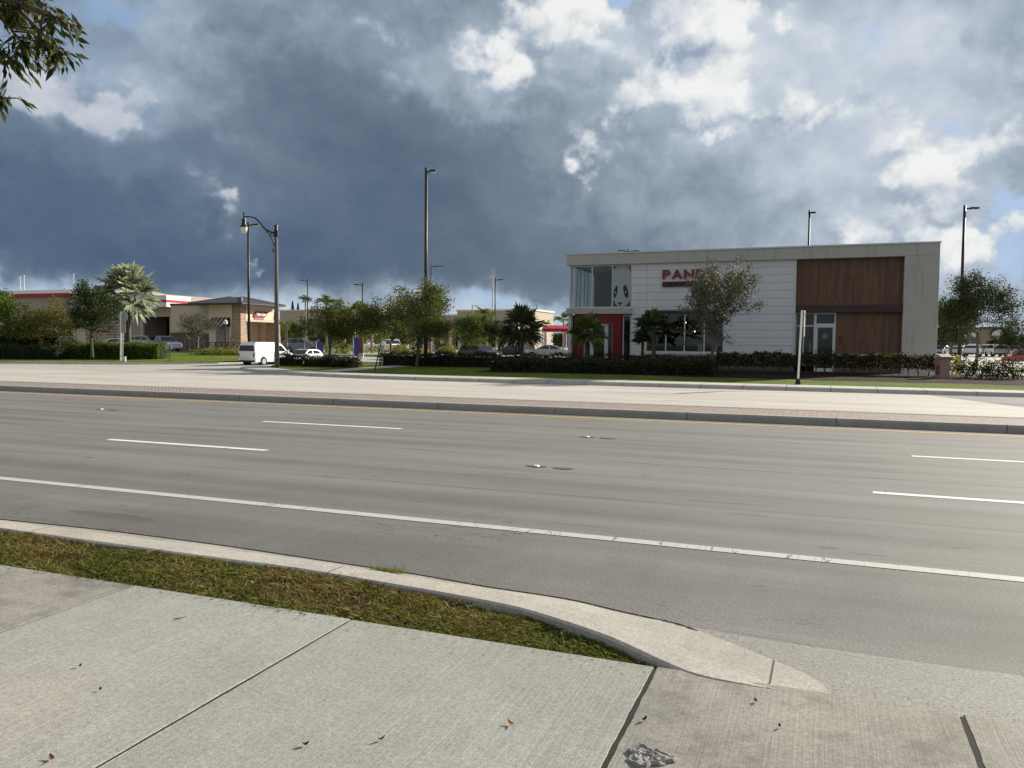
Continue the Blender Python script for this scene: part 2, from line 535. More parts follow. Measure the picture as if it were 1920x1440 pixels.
def glass_clear(name, tint, refl=0.25):
    m, b, p, out = new_mat(name)
    t = b.n('ShaderNodeBsdfTransparent')
    t.inputs[0].default_value = (*tint, 1)
    g = b.n('ShaderNodeBsdfGlossy')
    g.inputs['Roughness'].default_value = 0.03
    g.inputs[0].default_value = (0.85, 0.95, 0.92, 1)
    lw = b.n('ShaderNodeLayerWeight')
    lw.inputs[0].default_value = refl
    mx = b.n('ShaderNodeMixShader')
    b.t.links.new(b.m('ADD', lw.outputs[0], 0.07), mx.inputs[0])
    b.t.links.new(t.outputs[0], mx.inputs[1])
    b.t.links.new(g.outputs[0], mx.inputs[2])
    b.t.links.new(mx.outputs[0], out.inputs[0])
    MATS[name] = m
    return m


def emit_mat(name, c, s):
    m, b, p, out = new_mat(name)
    e = b.n('ShaderNodeEmission')
    e.inputs[0].default_value = (*c, 1)
    e.inputs[1].default_value = s
    b.t.links.new(e.outputs[0], out.inputs[0])
    MATS[name] = m
    return m


def brown_grey(v):
    return (v, v * 0.97, v * 0.895)


M_ROAD = asphalt('near_asphalt', brown_grey(0.185), streak=0.5, cracks=True,
                 stains=[(at(px_, py_, 0).x, at(px_, py_, 0).y, rx_, ry_, dk_) for px_, py_, rx_, ry_, dk_ in ((215, 968, 0.75, 0.13, 0.5), (60, 770, 3.5, 0.12, 0.55), (1552, 1027, 0.10, 0.06, 0.6), (1625, 1040, 0.22, 0.03, 0.5), (1405, 965, 0.28, 0.05, 0.45), (785, 941, 0.06, 0.03, 0.7), (165, 858, 0.14, 0.04, 0.6), (1640, 860, 0.3, 0.07, 0.5), (610, 895, 0.2, 0.04, 0.4), (1240, 1135, 0.05, 0.02, 0.6), (1350, 942, 0.5, 0.05, 0.35), (1085, 985, 0.4, 0.05, 0.3))], seams=((9.0, 0.05, 0.5), (11.9, 0.06, 0.75), (12.75, 0.4, 0.30), (15.6, 0.07, 0.85), (16.5, 0.35, 0.35), (8.3, 0.5, 0.26), (9.75, 0.35, 0.18), (13.6, 0.3, 0.2), (17.6, 0.3, 0.2), (6.0, 1.2, 0.40), (7.9, 0.7, 0.14)))
M_FARROAD = asphalt('far_asphalt', (0.49, 0.462, 0.415), seams=((25.4, 0.10, 0.3), (29.0, 0.12, 0.3), (27.1, 0.3, 0.2)), streak=0.22, grain=0.2)
M_APRON = asphalt('apron_asphalt', brown_grey(0.215), grain=0.7, streak=0.0, spots=False)
M_LOT = asphalt('lot_asphalt', (0.42, 0.395, 0.355), streak=0.12, grain=0.2)
M_WALK = concrete('walk_concrete', (0.318, 0.320, 0.294), broom=0.6, dirty=0.45)
M_WALK2 = concrete('weathered_walk_concrete', (0.30, 0.285, 0.254), broom=0.6, dirty=1.0)
M_KERB = concrete('kerb_concrete', (0.41, 0.39, 0.345), dirty=0.8, joints=(3.05, 0.2, 0.012))
M_MKERB = concrete('median_concrete', (0.34, 0.33, 0.295), dirty=0.45, joints=(3.37, 9.75 + 3.37 * 20, 0.02))
M_FKERB = concrete('far_walk_concrete', (0.50, 0.485, 0.44), dirty=0.35, joints=(1.7, 200.2, 0.03))
M_PAVER = brick_mat('median_pavers', (0.29, 0.215, 0.185), (0.37, 0.30, 0.26), (0.13, 0.105, 0.09), scale=1.0, bw=0.22, bh=0.11, rot=R(45), horizontal=True, msize=0.012)
M_LAWN = grass_ground('lawn', (0.075, 0.115, 0.016), (0.175, 0.225, 0.032))
M_SOIL = grass_ground('verge_soil', (0.055, 0.038, 0.020), (0.10, 0.085, 0.035), 2.0)
M_MULCH = grass_ground('mulch', (0.020, 0.013, 0.010), (0.06, 0.036, 0.026), 2.5)
M_LAND = grass_ground('far_land', (0.06, 0.08, 0.03), (0.10, 0.11, 0.05), 0.05)
M_WHITEPAINT = paint_mat('white_road_paint', (0.50, 0.495, 0.46), 0.3)
M_BRIGHTPAINT = paint_mat('fresh_white_road_paint', (0.78, 0.78, 0.75), 0.3)
M_YELLOW = paint_mat('yellow_road_paint', (0.62, 0.36, 0.07), 0.5)
M_DIRT = plain('gutter_dirt', (0.045, 0.035, 0.022), 0.95, 0.5, 20)
M_BLACKMETAL = plain('black_metal', (0.015, 0.014, 0.016), 0.45, 0.2, 4)
M_BRONZE = plain('bronze_metal', (0.030, 0.022, 0.022), 0.5, 0.2, 4)
M_GALV = plain('galvanised_metal', (0.52, 0.53, 0.53), 0.5, 0.15, 5, metal=0.3)
M_SIGNBACK = plain('sign_back', (0.27, 0.28, 0.28), 0.5, 0.12, 4, metal=0.2)
M_POLECON = plain('spun_concrete', (0.42, 0.38, 0.34), 0.8, 0.25, 8)
M_WHITE = plain('white_metal', (0.72, 0.73, 0.72), 0.45, 0.06, 3)
M_DARKGLASS = plain('dark_glass', (0.012, 0.015, 0.016), 0.06, 0.2, 1, spec=0.6)
M_DARK = plain('dark_void', (0.010, 0.010, 0.012), 0.8, 0.2, 1)
M_BARK = plain('bark', (0.12, 0.095, 0.07), 0.9, 0.5, 18)
M_PALEBARK = plain('pale_bark', (0.30, 0.26, 0.21), 0.9, 0.35, 14)
M_RUBBER = plain('tyre_rubber', (0.016, 0.016, 0.017), 0.8, 0.2, 8)
M_RIM = plain('alloy_rim', (0.45, 0.46, 0.47), 0.35, 0.1, 8, metal=0.7)
M_CARGLASS = plain('car_glass', (0.018, 0.022, 0.025), 0.05, 0.1, 1, spec=0.7)
M_LAMPW = plain('headlight_lens', (0.75, 0.77, 0.78), 0.1, 0.05, 5)
M_LAMPR = plain('tail_light_lens', (0.35, 0.015, 0.015), 0.15, 0.05, 5)
M_FROST = plain('frosted_globe', (0.75, 0.75, 0.70), 0.25, 0.05, 8)

L_OAK = leaf_mat('oak_leaf', (0.054, 0.072, 0.022), (0.124, 0.150, 0.052), 0.28)
L_HEDGER = leaf_mat('sunlit_tip_hedge_leaf', (0.022, 0.030, 0.014), (0.060, 0.062, 0.026), 0.25, c3=(0.24, 0.18, 0.09))  # palest leaf tone paints in the sun on the tips
L_GREY = leaf_mat('silver_buttonwood_leaf', (0.060, 0.068, 0.040), (0.125, 0.135, 0.085), 0.12)
L_DARK = leaf_mat('dark_leaf', (0.020, 0.032, 0.014), (0.050, 0.070, 0.025), 0.22)
L_MID = leaf_mat('green_leaf', (0.054, 0.084, 0.024), (0.143, 0.195, 0.046), 0.3)
L_BROWN = leaf_mat('olive_brown_leaf', (0.052, 0.058, 0.020), (0.100, 0.108, 0.034), 0.3)
L_OLIVE = leaf_mat('olive_leaf', (0.088, 0.084, 0.028), (0.165, 0.155, 0.050), 0.3)
L_YELLOW = leaf_mat('yellow_green_leaf', (0.12, 0.14, 0.025), (0.22, 0.23, 0.05), 0.3)
L_HEDGE = leaf_mat('hedge_leaf', (0.018, 0.028, 0.014), (0.045, 0.058, 0.022), 0.22, c3=(0.10, 0.10, 0.05))
L_HEDGEL = leaf_mat('bright_hedge_leaf', (0.05, 0.085, 0.015), (0.12, 0.17, 0.03), 0.3)
L_PALM = leaf_mat('palm_leaf', (0.060, 0.096, 0.026), (0.156, 0.195, 0.058), 0.25, 0.35)
L_PALMD = leaf_mat('dark_palm_leaf', (0.030, 0.048, 0.018), (0.075, 0.10, 0.038), 0.2, 0.35, c3=(0.16, 0.17, 0.09))
L_BISM = leaf_mat('silver_palm_leaf', (0.13, 0.165, 0.12), (0.42, 0.47, 0.37), 0.25, 0.4)
L_TOP = leaf_mat('overhanging_leaf', (0.022, 0.030, 0.010), (0.055, 0.068, 0.020), 0.22, 0.35, c3=(0.13, 0.15, 0.03))
L_GRASS = leaf_mat('grass_blade', (0.065, 0.10, 0.018), (0.16, 0.205, 0.042), 0.35, 0.6, c3=(0.24, 0.22, 0.07))
L_STRAW = leaf_mat('dry_grass_blade', (0.13, 0.092, 0.040), (0.28, 0.215, 0.10), 0.3, 0.7, c3=(0.42, 0.36, 0.19))

# ------------------------------------------------------------------ mesh helpers
OFF = {}


def link(o, parent=None):
    COL.objects.link(o)
    if parent is not None:
        o.parent = parent
    return o


def thing(name, label, cat, loc, group=None, rotz=0.0):
    o = bpy.data.objects.new(name, None)
    o.empty_display_size = 0.2
    o.location = loc
    o.rotation_euler = (0, 0, rotz)
    link(o)
    OFF[o.name] = Vector(loc)
    o['label'] = label
    o['category'] = cat
    if group:
        o['group'] = group
    return o


def tag(o, label, cat, group=None):
    o['label'] = label
    o['category'] = cat
    if group:
        o['group'] = group
    return o


class MB:
    def __init__(s):
        s.v, s.f, s.mi = [], [], []

    def add(s, vs, fs, mi=0):
        n = len(s.v)
        s.v += [tuple(v) for v in vs]
        s.f += [tuple(i + n for i in f) for f in fs]
        s.mi += [mi] * len(fs)
        return s

    def box(s, x0, x1, y0, y1, z0, z1, mi=0):
        vs = [(x0, y0, z0), (x1, y0, z0), (x1, y1, z0), (x0, y1, z0), (x0, y0, z1), (x1, y0, z1), (x1, y1, z1), (x0, y1, z1)]
        return s.add(vs, [(3, 2, 1, 0), (4, 5, 6, 7), (0, 1, 5, 4), (1, 2, 6, 5), (2, 3, 7, 6), (3, 0, 4, 7)], mi)

    def obox(s, c, ax, ay, az, hx, hy, hz, mi=0):
        c, ax, ay, az = Vector(c), Vector(ax), Vector(ay), Vector(az)
        vs = []
        for k in (-1, 1):
            for i, j in ((-1, -1), (1, -1), (1, 1), (-1, 1)):
                vs.append(c + ax * hx * i + ay * hy * j + az * hz * k)
        return s.add(vs, [(3, 2, 1, 0), (4, 5, 6, 7), (0, 1, 5, 4), (1, 2, 6, 5), (2, 3, 7, 6), (3, 0, 4, 7)], mi)

    def prism(s, pts, y0, y1, mi=0):   # outline in x-z, extruded along y
        n = len(pts)
        vs = [(x, y0, z) for x, z in pts] + [(x, y1, z) for x, z in pts]
        fs = [tuple(range(n)), tuple(range(2 * n - 1, n - 1, -1))] + [(i, i + n, (i + 1) % n + n, (i + 1) % n) for i in range(n)]
        return s.add(vs, fs, mi)

    def tube(s, pts, rad, n=8, mi=0):
        pts = [Vector(p) for p in pts]
        if not hasattr(rad, '__len__'):
            rad = [rad] * len(pts)
        vs, fs = [], []
        for i, p in enumerate(pts):
            t = (pts[min(i + 1, len(pts) - 1)] - pts[max(i - 1, 0)])
            t = t.normalized() if t.length > 1e-9 else Vector((0, 0, 1))
            a = t.cross(Vector((0.31, 0.95, 0.07)))
            if a.length < 0.1:
                a = t.cross(Vector((1, 0, 0)))
            a.normalize()
            bb = t.cross(a)
            for k in range(n):
                an = 2 * math.pi * k / n
                vs.append(p + (a * math.cos(an) + bb * math.sin(an)) * rad[i])
        for i in range(len(pts) - 1):
            for k in range(n):
                fs.append((i * n + k, i * n + (k + 1) % n, (i + 1) * n + (k + 1) % n, (i + 1) * n + k))
        fs.append(tuple(range(n - 1, -1, -1)))
        fs.append(tuple(range((len(pts) - 1) * n, len(pts) * n)))
        return s.add(vs, fs, mi)

    def lathe(s, c, prof, n=14, mi=0):
        c = Vector(c)
        return s.tube([c + Vector((0, 0, z)) for z, r in prof], [r for z, r in prof], n, mi)

    def build(s, name, mat, parent=None, world=True, smooth=False, bevel=0.0, kind=None, off=None):
        me = bpy.data.meshes.new(name)
        o = None
        off = off if off is not None else (OFF.get(parent.name, Vector()) if (parent is not None and world) else Vector())
        me.from_pydata([(v[0] - off[0], v[1] - off[1], v[2] - off[2]) for v in s.v], [], s.f)
        mats = mat if isinstance(mat, (list, tuple)) else [mat]
        for m in mats:
            me.materials.append(m)
        if len(mats) > 1:
            me.polygons.foreach_set('material_index', s.mi)
        me.update()
        if smooth:
            me.polygons.foreach_set('use_smooth', [True] * len(me.polygons))
        o = link(bpy.data.objects.new(name, me), parent)
        OFF[o.name] = Vector(off)
        if bevel:
            md = o.modifiers.new('bevel', 'BEVEL')
            md.width = bevel
            md.segments = 2
            md.limit_method = 'ANGLE'
            md.angle_limit = R(25)
        if kind:
            o['kind'] = kind
        return o


def np_obj(name, V, Fq, mats, parent=None, mi=None, kind=None, smooth=False):
    off = OFF.get(parent.name, Vector()) if parent is not None else Vector()
    V = np.asarray(V, dtype=np.float32).reshape(-1, 3) - np.array(off, dtype=np.float32)
    Fq = np.asarray(Fq, dtype=np.int32)
    k = Fq.shape[1]
    me = bpy.data.meshes.new(name)
    me.vertices.add(len(V))
    me.vertices.foreach_set('co', V.ravel())
    me.loops.add(Fq.size)
    me.loops.foreach_set('vertex_index', Fq.ravel())
    me.polygons.add(len(Fq))
    me.polygons.foreach_set('loop_start', np.arange(len(Fq), dtype=np.int32) * k)
    try:
        me.polygons.foreach_set('loop_total', np.full(len(Fq), k, dtype=np.int32))
    except Exception:
        pass
    mats = mats if isinstance(mats, (list, tuple)) else [mats]
    for m in mats:
        me.materials.append(m)
    if mi is not None:
        me.polygons.foreach_set('material_index', np.asarray(mi, dtype=np.int32))
    me.update(calc_edges=True)
    me.validate()
    o = link(bpy.data.objects.new(name, me), parent)
    OFF[o.name] = Vector(off)
    if kind:
        o['kind'] = kind
    return o


def leaves(rng, C, size, aspect=0.5, up_bias=0.0, along=None, fold=False):
    """diamond leaves at the points C; returns verts, quads"""
    n = len(C)
    t = rng.normal(size=(n, 3))
    if along is not None:
        t = along + 0.55 * t / np.linalg.norm(t, axis=1)[:, None]
    t /= np.linalg.norm(t, axis=1)[:, None] + 1e-9
    q = rng.normal(size=(n, 3))
    q[:, 2] *= (1 - up_bias)
    bb = np.cross(t, q)
    bb /= np.linalg.norm(bb, axis=1)[:, None] + 1e-9
    L = (size * rng.uniform(0.65, 1.35, n))[:, None]
    W = L * aspect
    V = np.stack([C - t * L * 0.5, C - t * L * 0.05 + bb * W * 0.5, C + t * L * 0.5, C - t * L * 0.05 - bb * W * 0.5], axis=1)
    return V.reshape(-1, 3), np.arange(4 * n).reshape(-1, 4)


def structure(name, mb, mat, smooth=False):
    return mb.build(name, mat, kind='structure', smooth=smooth)


def poly_sheet(mb, pts, zf, mi=0):
    tri = tessellate_polygon([[Vector((p[0], p[1], 0)) for p in pts]])
    vs = [(p[0], p[1], zf(p[0], p[1])) for p in pts]
    fs = []
    for t in tri:
        a, b_, c = (Vector(vs[i]) for i in t)
        fs.append(tuple(t) if (b_ - a).cross(c - a).z > 0 else (t[2], t[1], t[0]))
    mb.add(vs, fs, mi)


def offset_line(pts, d):
    out = []
    for i, p in enumerate(pts):
        a = Vector(pts[max(i - 1, 0)][:2])
        c = Vector(pts[min(i + 1, len(pts) - 1)][:2])
        t = (c - a).normalized()
        out.append((p[0] - t.y * d, p[1] + t.x * d))
    return out


def strip(mb, A, B, za, zb, mi=0):
    n = len(A)
    vs = [(p[0], p[1], za) for p in A] + [(p[0], p[1], zb) for p in B]
    fs = [(i, i + 1, i + 1 + n, i + n) for i in range(n - 1)]
    mb.add(vs, fs, mi)


def sst(t):
    t = min(1, max(0, t))
    return t * t * (3 - 2 * t)


def gz(x, y):                          # the lots climb gently away from the road
    return 0.6 * sst((y - 40) / 40)


# ------------------------------------------------------------------ the setting: ground, roads, kerbs
mb = MB()
mb.add([(-6000, -3000, -0.06), (6000, -3000, -0.06), (6000, 9000, -0.06), (-6000, 9000, -0.06)], [(0, 1, 2, 3)])
structure('ground', mb, M_LAND)

mb = MB()
mb.add([(-220, 3.9, 0), (220, 3.9, 0), (220, 19.5, 0), (-220, 19.5, 0)], [(0, 1, 2, 3)])
structure('road', mb, M_ROAD)
mb = MB()
mb.add([(-220, 21.9, 0), (220, 21.9, 0), (220, 34.15, 0), (-220, 34.15, 0)], [(0, 1, 2, 3)])
structure('far_road', mb, M_FARROAD)
mb = MB()
xs = np.linspace(-190, 150, 69)
ys = np.concatenate([np.linspace(34.15, 90, 41), np.linspace(95, 300, 20)])
vs = [(x, y, gz(x, y)) for y in ys for x in xs]
nx = len(xs)
mb.add(vs, [(j * nx + i, j * nx + i + 1, (j + 1) * nx + i + 1, (j + 1) * nx + i) for j in range(len(ys) - 1) for i in range(nx - 1)])
structure('parking_lot', mb, M_LOT, smooth=True)


def marking(name, segs, y, w, mat, z=0.004):
    m_ = MB()
    for x0, x1 in segs:
        m_.add([(x0, y - w / 2, z), (x1, y - w / 2, z), (x1, y + w / 2, z), (x0, y + w / 2, z)], [(0, 1, 2, 3)])
    return structure(name, m_, mat)


def xat(px, py):
    return at(px, py, 0).x


marking('edge_line_marking', [(-200, 200)], 7.13, 0.15, M_WHITEPAINT)
for nm, y, pts in (('lane_marking', 10.72, ((227, 821), (521, 841), (1637, 925))), ('lane_marking', 14.6, ((510, 788), (769, 801), (1710, 856)))):
    a, b_, c = (xat(*p) for p in pts)
    per = c - a
    marking(nm, [(a + per * k, b_ + per * k) for k in range(-8, 9)], y, 0.15, M_BRIGHTPAINT)
marking('median_yellow_marking', [(-200, 200)], 18.75, 0.15, M_YELLOW)
marking('far_lane_marking', [(-200 + 12.2 * k, -197 + 12.2 * k) for k in range(33)], 26.0, 0.14, M_WHITEPAINT)
marking('far_lane_marking', [(-203 + 12.2 * k, -200 + 12.2 * k) for k in range(33)], 29.6, 0.14, M_WHITEPAINT)
marking('far_yellow_marking', [(-200, 200)], 22.45, 0.14, M_YELLOW)

# dark asphalt patch on the far carriageway at the right
mb = MB()
mb.add([(7.2, 24.5, 0.004), (60, 24.5, 0.004), (60, 33.6, 0.004), (3.9, 33.6, 0.004)], [(0, 1, 2, 3)])
structure('asphalt_patch', mb, asphalt('patch_asphalt', (0.20, 0.20, 0.205), streak=0.1, grain=0.3))

# median
mb = MB()
for y0, y1 in ((19.5, 19.85), (21.6, 21.9)):
    prof = [(y0, -0.05), (y0 + 0.02, 0.12), (y0 + 0.05, 0.165), (y1 - 0.04, 0.17), (y1, 0.12), (y1, -0.05)]
    vs = [(x, y, z) for x in (-220, 220) for y, z in prof]
    mb.add(vs, [(i, i + 6, i + 7, i + 1) for i in range(5)])
structure('median_kerb', mb, M_MKERB)
mb = MB()
mb.add([(-220, 19.85, 0.16), (220, 19.85, 0.16), (220, 21.6, 0.16), (-220, 21.6, 0.16)], [(0, 1, 2, 3)])
structure('median_paving', mb, M_PAVER)

AP = [at(x, y, 0.006) for x, y in ((1240, 1166), (1285, 1173), (1400, 1193), (1500, 1209), (1640, 1229), (1780, 1249), (1920, 1267), (2200, 1305))]
AP = [(p.x, p.y) for p in AP] + [(14.0, 5.0)]


def apron_front(x):
    for k in range(len(AP) - 1):
        if AP[k][0] <= x <= AP[k + 1][0]:
            t = (x - AP[k][0]) / (AP[k + 1][0] - AP[k][0])
            return AP[k][1] + (AP[k + 1][1] - AP[k][1]) * t
    return AP[0][1]


def apron_z(x, y):
    yf = apron_front(x)
    return 0.005 + 0.137 * max(0, min(1, (yf - y) / (yf - 4.0)))


# near kerb with its flared end at the driveway
KO = [(0, 976), (200, 997), (400, 1023), (600, 1053), (780, 1080), (910, 1103), (1060, 1126), (1160, 1149), (1270, 1175), (1350, 1202), (1440, 1236), (1530, 1277), (1553, 1301), (1564, 1310.5)]
KI = [(0, 992), (180, 1017), (370, 1043), (560, 1068), (740, 1098), (850, 1117), (960, 1139), (1040, 1162), (1140, 1197), (1230, 1238), (1300, 1266), (1400, 1285), (1535, 1305.5), (1564, 1311)]
outer = [Vector((-120, 5.5, 0)), Vector((-30, 5.5, 0))] + [at(x, y, {1350: 0.035, 1440: 0.075, 1530: 0.115, 1553: 0.132, 1564: 0.143}.get(x, 0.0)) for x, y in KO]
inner = [Vector((-120, 4.79, 0)), Vector((-30, 4.79, 0))] + [at(x, y, 0.15) for x, y in KI]


def dense(L, n=4):
    out = []
    for i in range(len(L) - 1):
        p0, p1, p2, p3 = L[max(i - 1, 0)], L[i], L[i + 1], L[min(i + 2, len(L) - 1)]
        for k in range(n):
            t = k / n
            if i < 4:
                out.append(p1.lerp(p2, t))
            else:
                out.append(0.5 * ((2 * p1) + (p2 - p0) * t + (2 * p0 - 5 * p1 + 4 * p2 - p3) * t * t + (3 * p1 - p0 - 3 * p2 + p3) * t ** 3))
    return out + [L[-1]]


outer, inner = dense(outer), dense(inner)
NK = len(outer)
fr = [0, 0.42, 0.60, 0.66, 0.97, 1.0, 1.0]
vs, fs = [], []
rk = random.Random(5)
for i in range(NK):
    s_ = i / (NK - 1)
    fl = sst((s_ - 0.80) / 0.2)
    zz = [0.014, 0.032, 0.045, 0.150, 0.155, 0.145, -0.05]
    zf = [0.014, 0.060, 0.085, 0.110, 0.145, 0.147, -0.05]
    jig = rk.uniform(-0.004, 0.004) if s_ > 0.12 else 0
    for k, t in enumerate(fr):
        p = outer[i].lerp(inner[i], t)
        zo = apron_z(outer[i].x, outer[i].y) if outer[i].x > AP[0][0] else 0.0
        vs.append((p.x, p.y - (jig if k == 0 else 0), max(zz[k] * (1 - fl) + zf[k] * fl, (zo + 0.010 * (1 - fl) + 0.003) if k < 6 else -1)))
m_ = len(fr)
for i in range(NK - 1):
    for k in range(m_ - 1):
        fs.append((i * m_ + k, (i + 1) * m_ + k, (i + 1) * m_ + k + 1, i * m_ + k + 1))
mb = MB().add(vs, fs)
for q in range(len(fs)):
    i_, k_ = divmod(q, m_ - 1)
    mb.mi[q] = 1 if (k_ < 3 and i_ / NK < 0.44) else 0
structure('kerb', mb, [M_KERB, concrete('gutter_concrete', (0.345, 0.328, 0.29), dirty=0.95, joints=(3.05, 0.2, 0.012))], smooth=False)

# dirt line that has gathered along the kerb
rng = np.random.default_rng(3)
mb = MB()
for i in range(8, NK - 19):
    p, q = (Vector((v_.x, v_.y, 0)) for v_ in (outer[i], outer[i + 1]))
    L = (q - p).length
    n = max(2, int(L / 0.05))
    n = min(n, 200)
    t = (q - p).normalized()
    nn = Vector((-t.y, t.x, 0))
    for k in range(n):
        a, c = p.lerp(q, k / n), p.lerp(q, (k + 1) / n)
        apz = apron_z(p.x, p.y) if p.x > AP[0][0] else 0.0
        w = rng.uniform(0.0, 0.035) if i < NK - 12 else rng.uniform(0, 0.012)
        mb.add([a - nn * 0.012 + Vector((0, 0, .022 + apz)), c - nn * 0.012 + Vector((0, 0, .022 + apz)), c + nn * w + Vector((0, 0, .006 + apz)), a + nn * (w * 0.6) + Vector((0, 0, .006 + apz))], [(0, 1, 2, 3)])
mb.build('gutter_dirt', M_DIRT, kind='stuff')

# driveway apron at the right, rising from the road to the pavement
tip = outer[-1]


def kerb_y(x):
    for k in range(NK - 1):
        if outer[k].x <= x <= outer[k + 1].x:
            t = (x - outer[k].x) / (outer[k + 1].x - outer[k].x + 1e-9)
            return outer[k].y + (outer[k + 1].y - outer[k].y) * t
    return 4.0


mb = MB()
vs, fs = [], []
xs = np.concatenate([np.linspace(AP[1][0], tip.x - 0.002, 24), np.linspace(tip.x + 0.002, 14, 60)])
for x in xs:
    yf, yb = apron_front(x), (kerb_y(x) if x < tip.x else 3.996)
    yb = min(yb, yf - 0.001)
    for k in range(6):
        y = yf + (yb - yf) * k / 5
        vs.append((x, y, apron_z(x, y)))
for i in range(len(xs) - 1):
    for k in range(5):
        fs.append((i * 6 + k, i * 6 + k + 1, (i + 1) * 6 + k + 1, (i + 1) * 6 + k))
mb.add(vs, fs)
structure('driveway_apron', mb, M_APRON)

# pavement slabs
JX = [-40 + 1.75 * k for k in range(20)]
JX = [x for x in JX if x < -6.5] + [-6.05, -4.27, -2.57, -0.75, 0.63, 2.35, 4.1, 5.8, 7.6, 9.4, 11.2, 13]
mb = MB()
rs = random.Random(2)
for i in range(len(JX) - 1):
    x0, x1 = JX[i] + 0.007, JX[i + 1] - 0.006
    wide = 0.0
    if JX[i] in (-0.75,):
        x0 += 0.001
    if JX[i] == 0.63:
        x0 += 0.006
    yb, yf = 1.0, 4.0 + rs.uniform(-0.01, 0.01)
    zt = 0.15 + rs.uniform(-0.001, 0.001)
    e = 0.003
    n = 60
    top, edge = [], []
    rw = [(rs.uniform(-1, 1)) for _ in range(4)]

    def side(x, sgn, amp):
        out = []
        for k in range(n + 1):
            t = k / n
            out.append((x + sgn * amp * (0.5 + 0.5 * math.sin(9 * t + rw[0] * 3)) * (0.6 * abs(math.sin(23 * t + rw[1] * 5)) + 0.5 * abs(math.sin(61 * t + rw[2] * 5))), yb + (yf - yb) * t))
        return out
    la = side(x0, 1, 0.008 if JX[i] in (-0.75, 0.63) else 0.004)
    lb = side(x1, -1, 0.006 if JX[i + 1] in (-0.75,) else 0.003)
    vs, fs = [], []
    for (a, c) in zip(la, lb):
        for x, y, z in ((a[0], a[1], 0.0), (a[0], a[1], zt - e), (a[0] + e, a[1], zt), (c[0] - e, c[1], zt), (c[0], c[1], zt - e), (c[0], c[1], 0.0)):
            vs.append((x, y, z))
    for k in range(n):
        for q in range(5):
            fs.append((k * 6 + q, k * 6 + q + 1, (k + 1) * 6 + q + 1, (k + 1) * 6 + q))
    fs.append((n * 6, n * 6 + 1, n * 6 + 2, n * 6 + 3, n * 6 + 4, n * 6 + 5))
    mb.add(vs, fs, 1 if (JX[i] >= -0.8 or JX[i] < -4.3) else 0)
structure('pavement', mb, [M_WALK, M_WALK2])
mb = MB()
mb.add([(-60, 0.9, 0.1465), (14, 0.9, 0.1465), (14, 3.985, 0.1465), (-60, 3.985, 0.1465)], [(0, 1, 2, 3)])
structure('pavement_bed', mb, plain('joint_dirt', (0.020, 0.017, 0.013), 0.95, 1.0, 26))
mb = MB()
mb.add([(-60, -8, 0.14), (14, -8, 0.14), (14, 1.0, 0.14), (-60, 1.0, 0.14)], [(0, 1, 2, 3)])
structure('near_lawn', mb, M_LAWN)

# verge: soil and grass blades between the pavement and the kerb
vz = lambda x: 0.128 - 0.035 * sst((x + 3.2) / 2.0)
vs = [(p.x, p.y - 0.004, vz(p.x)) for p in inner] + [(p.x, 4.0, vz(p.x)) for p in inner]
n = len(inner)
mb = MB().add(vs, [(i + n, i + n + 1, i + 1, i) for i in range(n - 1)])
structure('verge', mb, M_SOIL)


def kerb_line_y(x):
    for k in range(NK - 1):
        if outer[k].x <= x <= outer[k + 1].x:
            t = (x - outer[k].x) / (outer[k + 1].x - outer[k].x + 1e-9)
            return outer[k].y + (outer[k + 1].y - outer[k].y) * t
    return 4.05


def inner_y(x):
    for i in range(len(inner) - 1):
        if inner[i].x <= x <= inner[i + 1].x:
            t = (x - inner[i].x) / (inner[i + 1].x - inner[i].x + 1e-9)
            return inner[i].y + (inner[i + 1].y - inner[i].y) * t
    return 4.0


def blades(rng, P, h, w, lean):
    n = len(P)
    a = rng.uniform(0, 2 * np.pi, n)
    side = np.stack([np.cos(a), np.sin(a), np.zeros(n)], 1)
    a2 = rng.uniform(0, 2 * np.pi, n)
    hh = h * rng.uniform(0.4, 1.5, n)
    l = lean * rng.uniform(0.1, 1.4, n) * hh
    tipv = np.stack([np.cos(a2) * l, np.sin(a2) * l, hh], 1)
    mid = tipv * np.array([0.4, 0.4, 0.62])
    W = (w * rng.uniform(0.6, 1.3, n))[:, None]
    V = np.stack([P - side * W / 2, P + side * W / 2, P + mid + side * W * 0.4, P + tipv, P + mid - side * W * 0.4], 1)
    return V.reshape(-1, 3), np.arange(5 * n).reshape(-1, 5)


rng = np.random.default_rng(11)
pts = []
tipx = at(1325, 1272, 0.15).x
while len(pts) < 52000:
    x = tipx - abs(rng.random() ** 1.35) * 11.0
    y1 = inner_y(x)
    if y1 - 4.0 < 0.02:
        continue
    y = rng.uniform(4.0 - 0.015, y1 - 0.01)
    cl = 0.5 + 0.5 * math.sin(x * 7.1 + 2 * math.sin(y * 9)) * math.sin(y * 8.3 + x * 2.3)
    bare = math.sin(x * 2.7 + 0.8) * math.sin(y * 6.1 + x * 0.9)
    if rng.random() > (0.08 + 0.92 * cl) * (0.35 if bare > 0.55 else 1.0):
        continue
    pts.append((x, y, vz(x)))
P = np.array(pts)
V, Fq = blades(rng, P, 0.025, 0.0065, 2.3)
sel = np.sin(P[:, 0] * 1.9 + 1.0) * 0.5 + np.sin(P[:, 0] * 5.3 + P[:, 1] * 7) * 0.5 + rng.normal(size=len(P)) * 0.8
edge = (P[:, 1] - 4.0) < 0.13
mi = ((sel > -0.05) & ~(edge & (rng.random(len(P)) < 0.6))).astype(int)
np_obj('verge_grass', V, Fq, [L_GRASS, L_STRAW], mi=mi, kind='stuff')

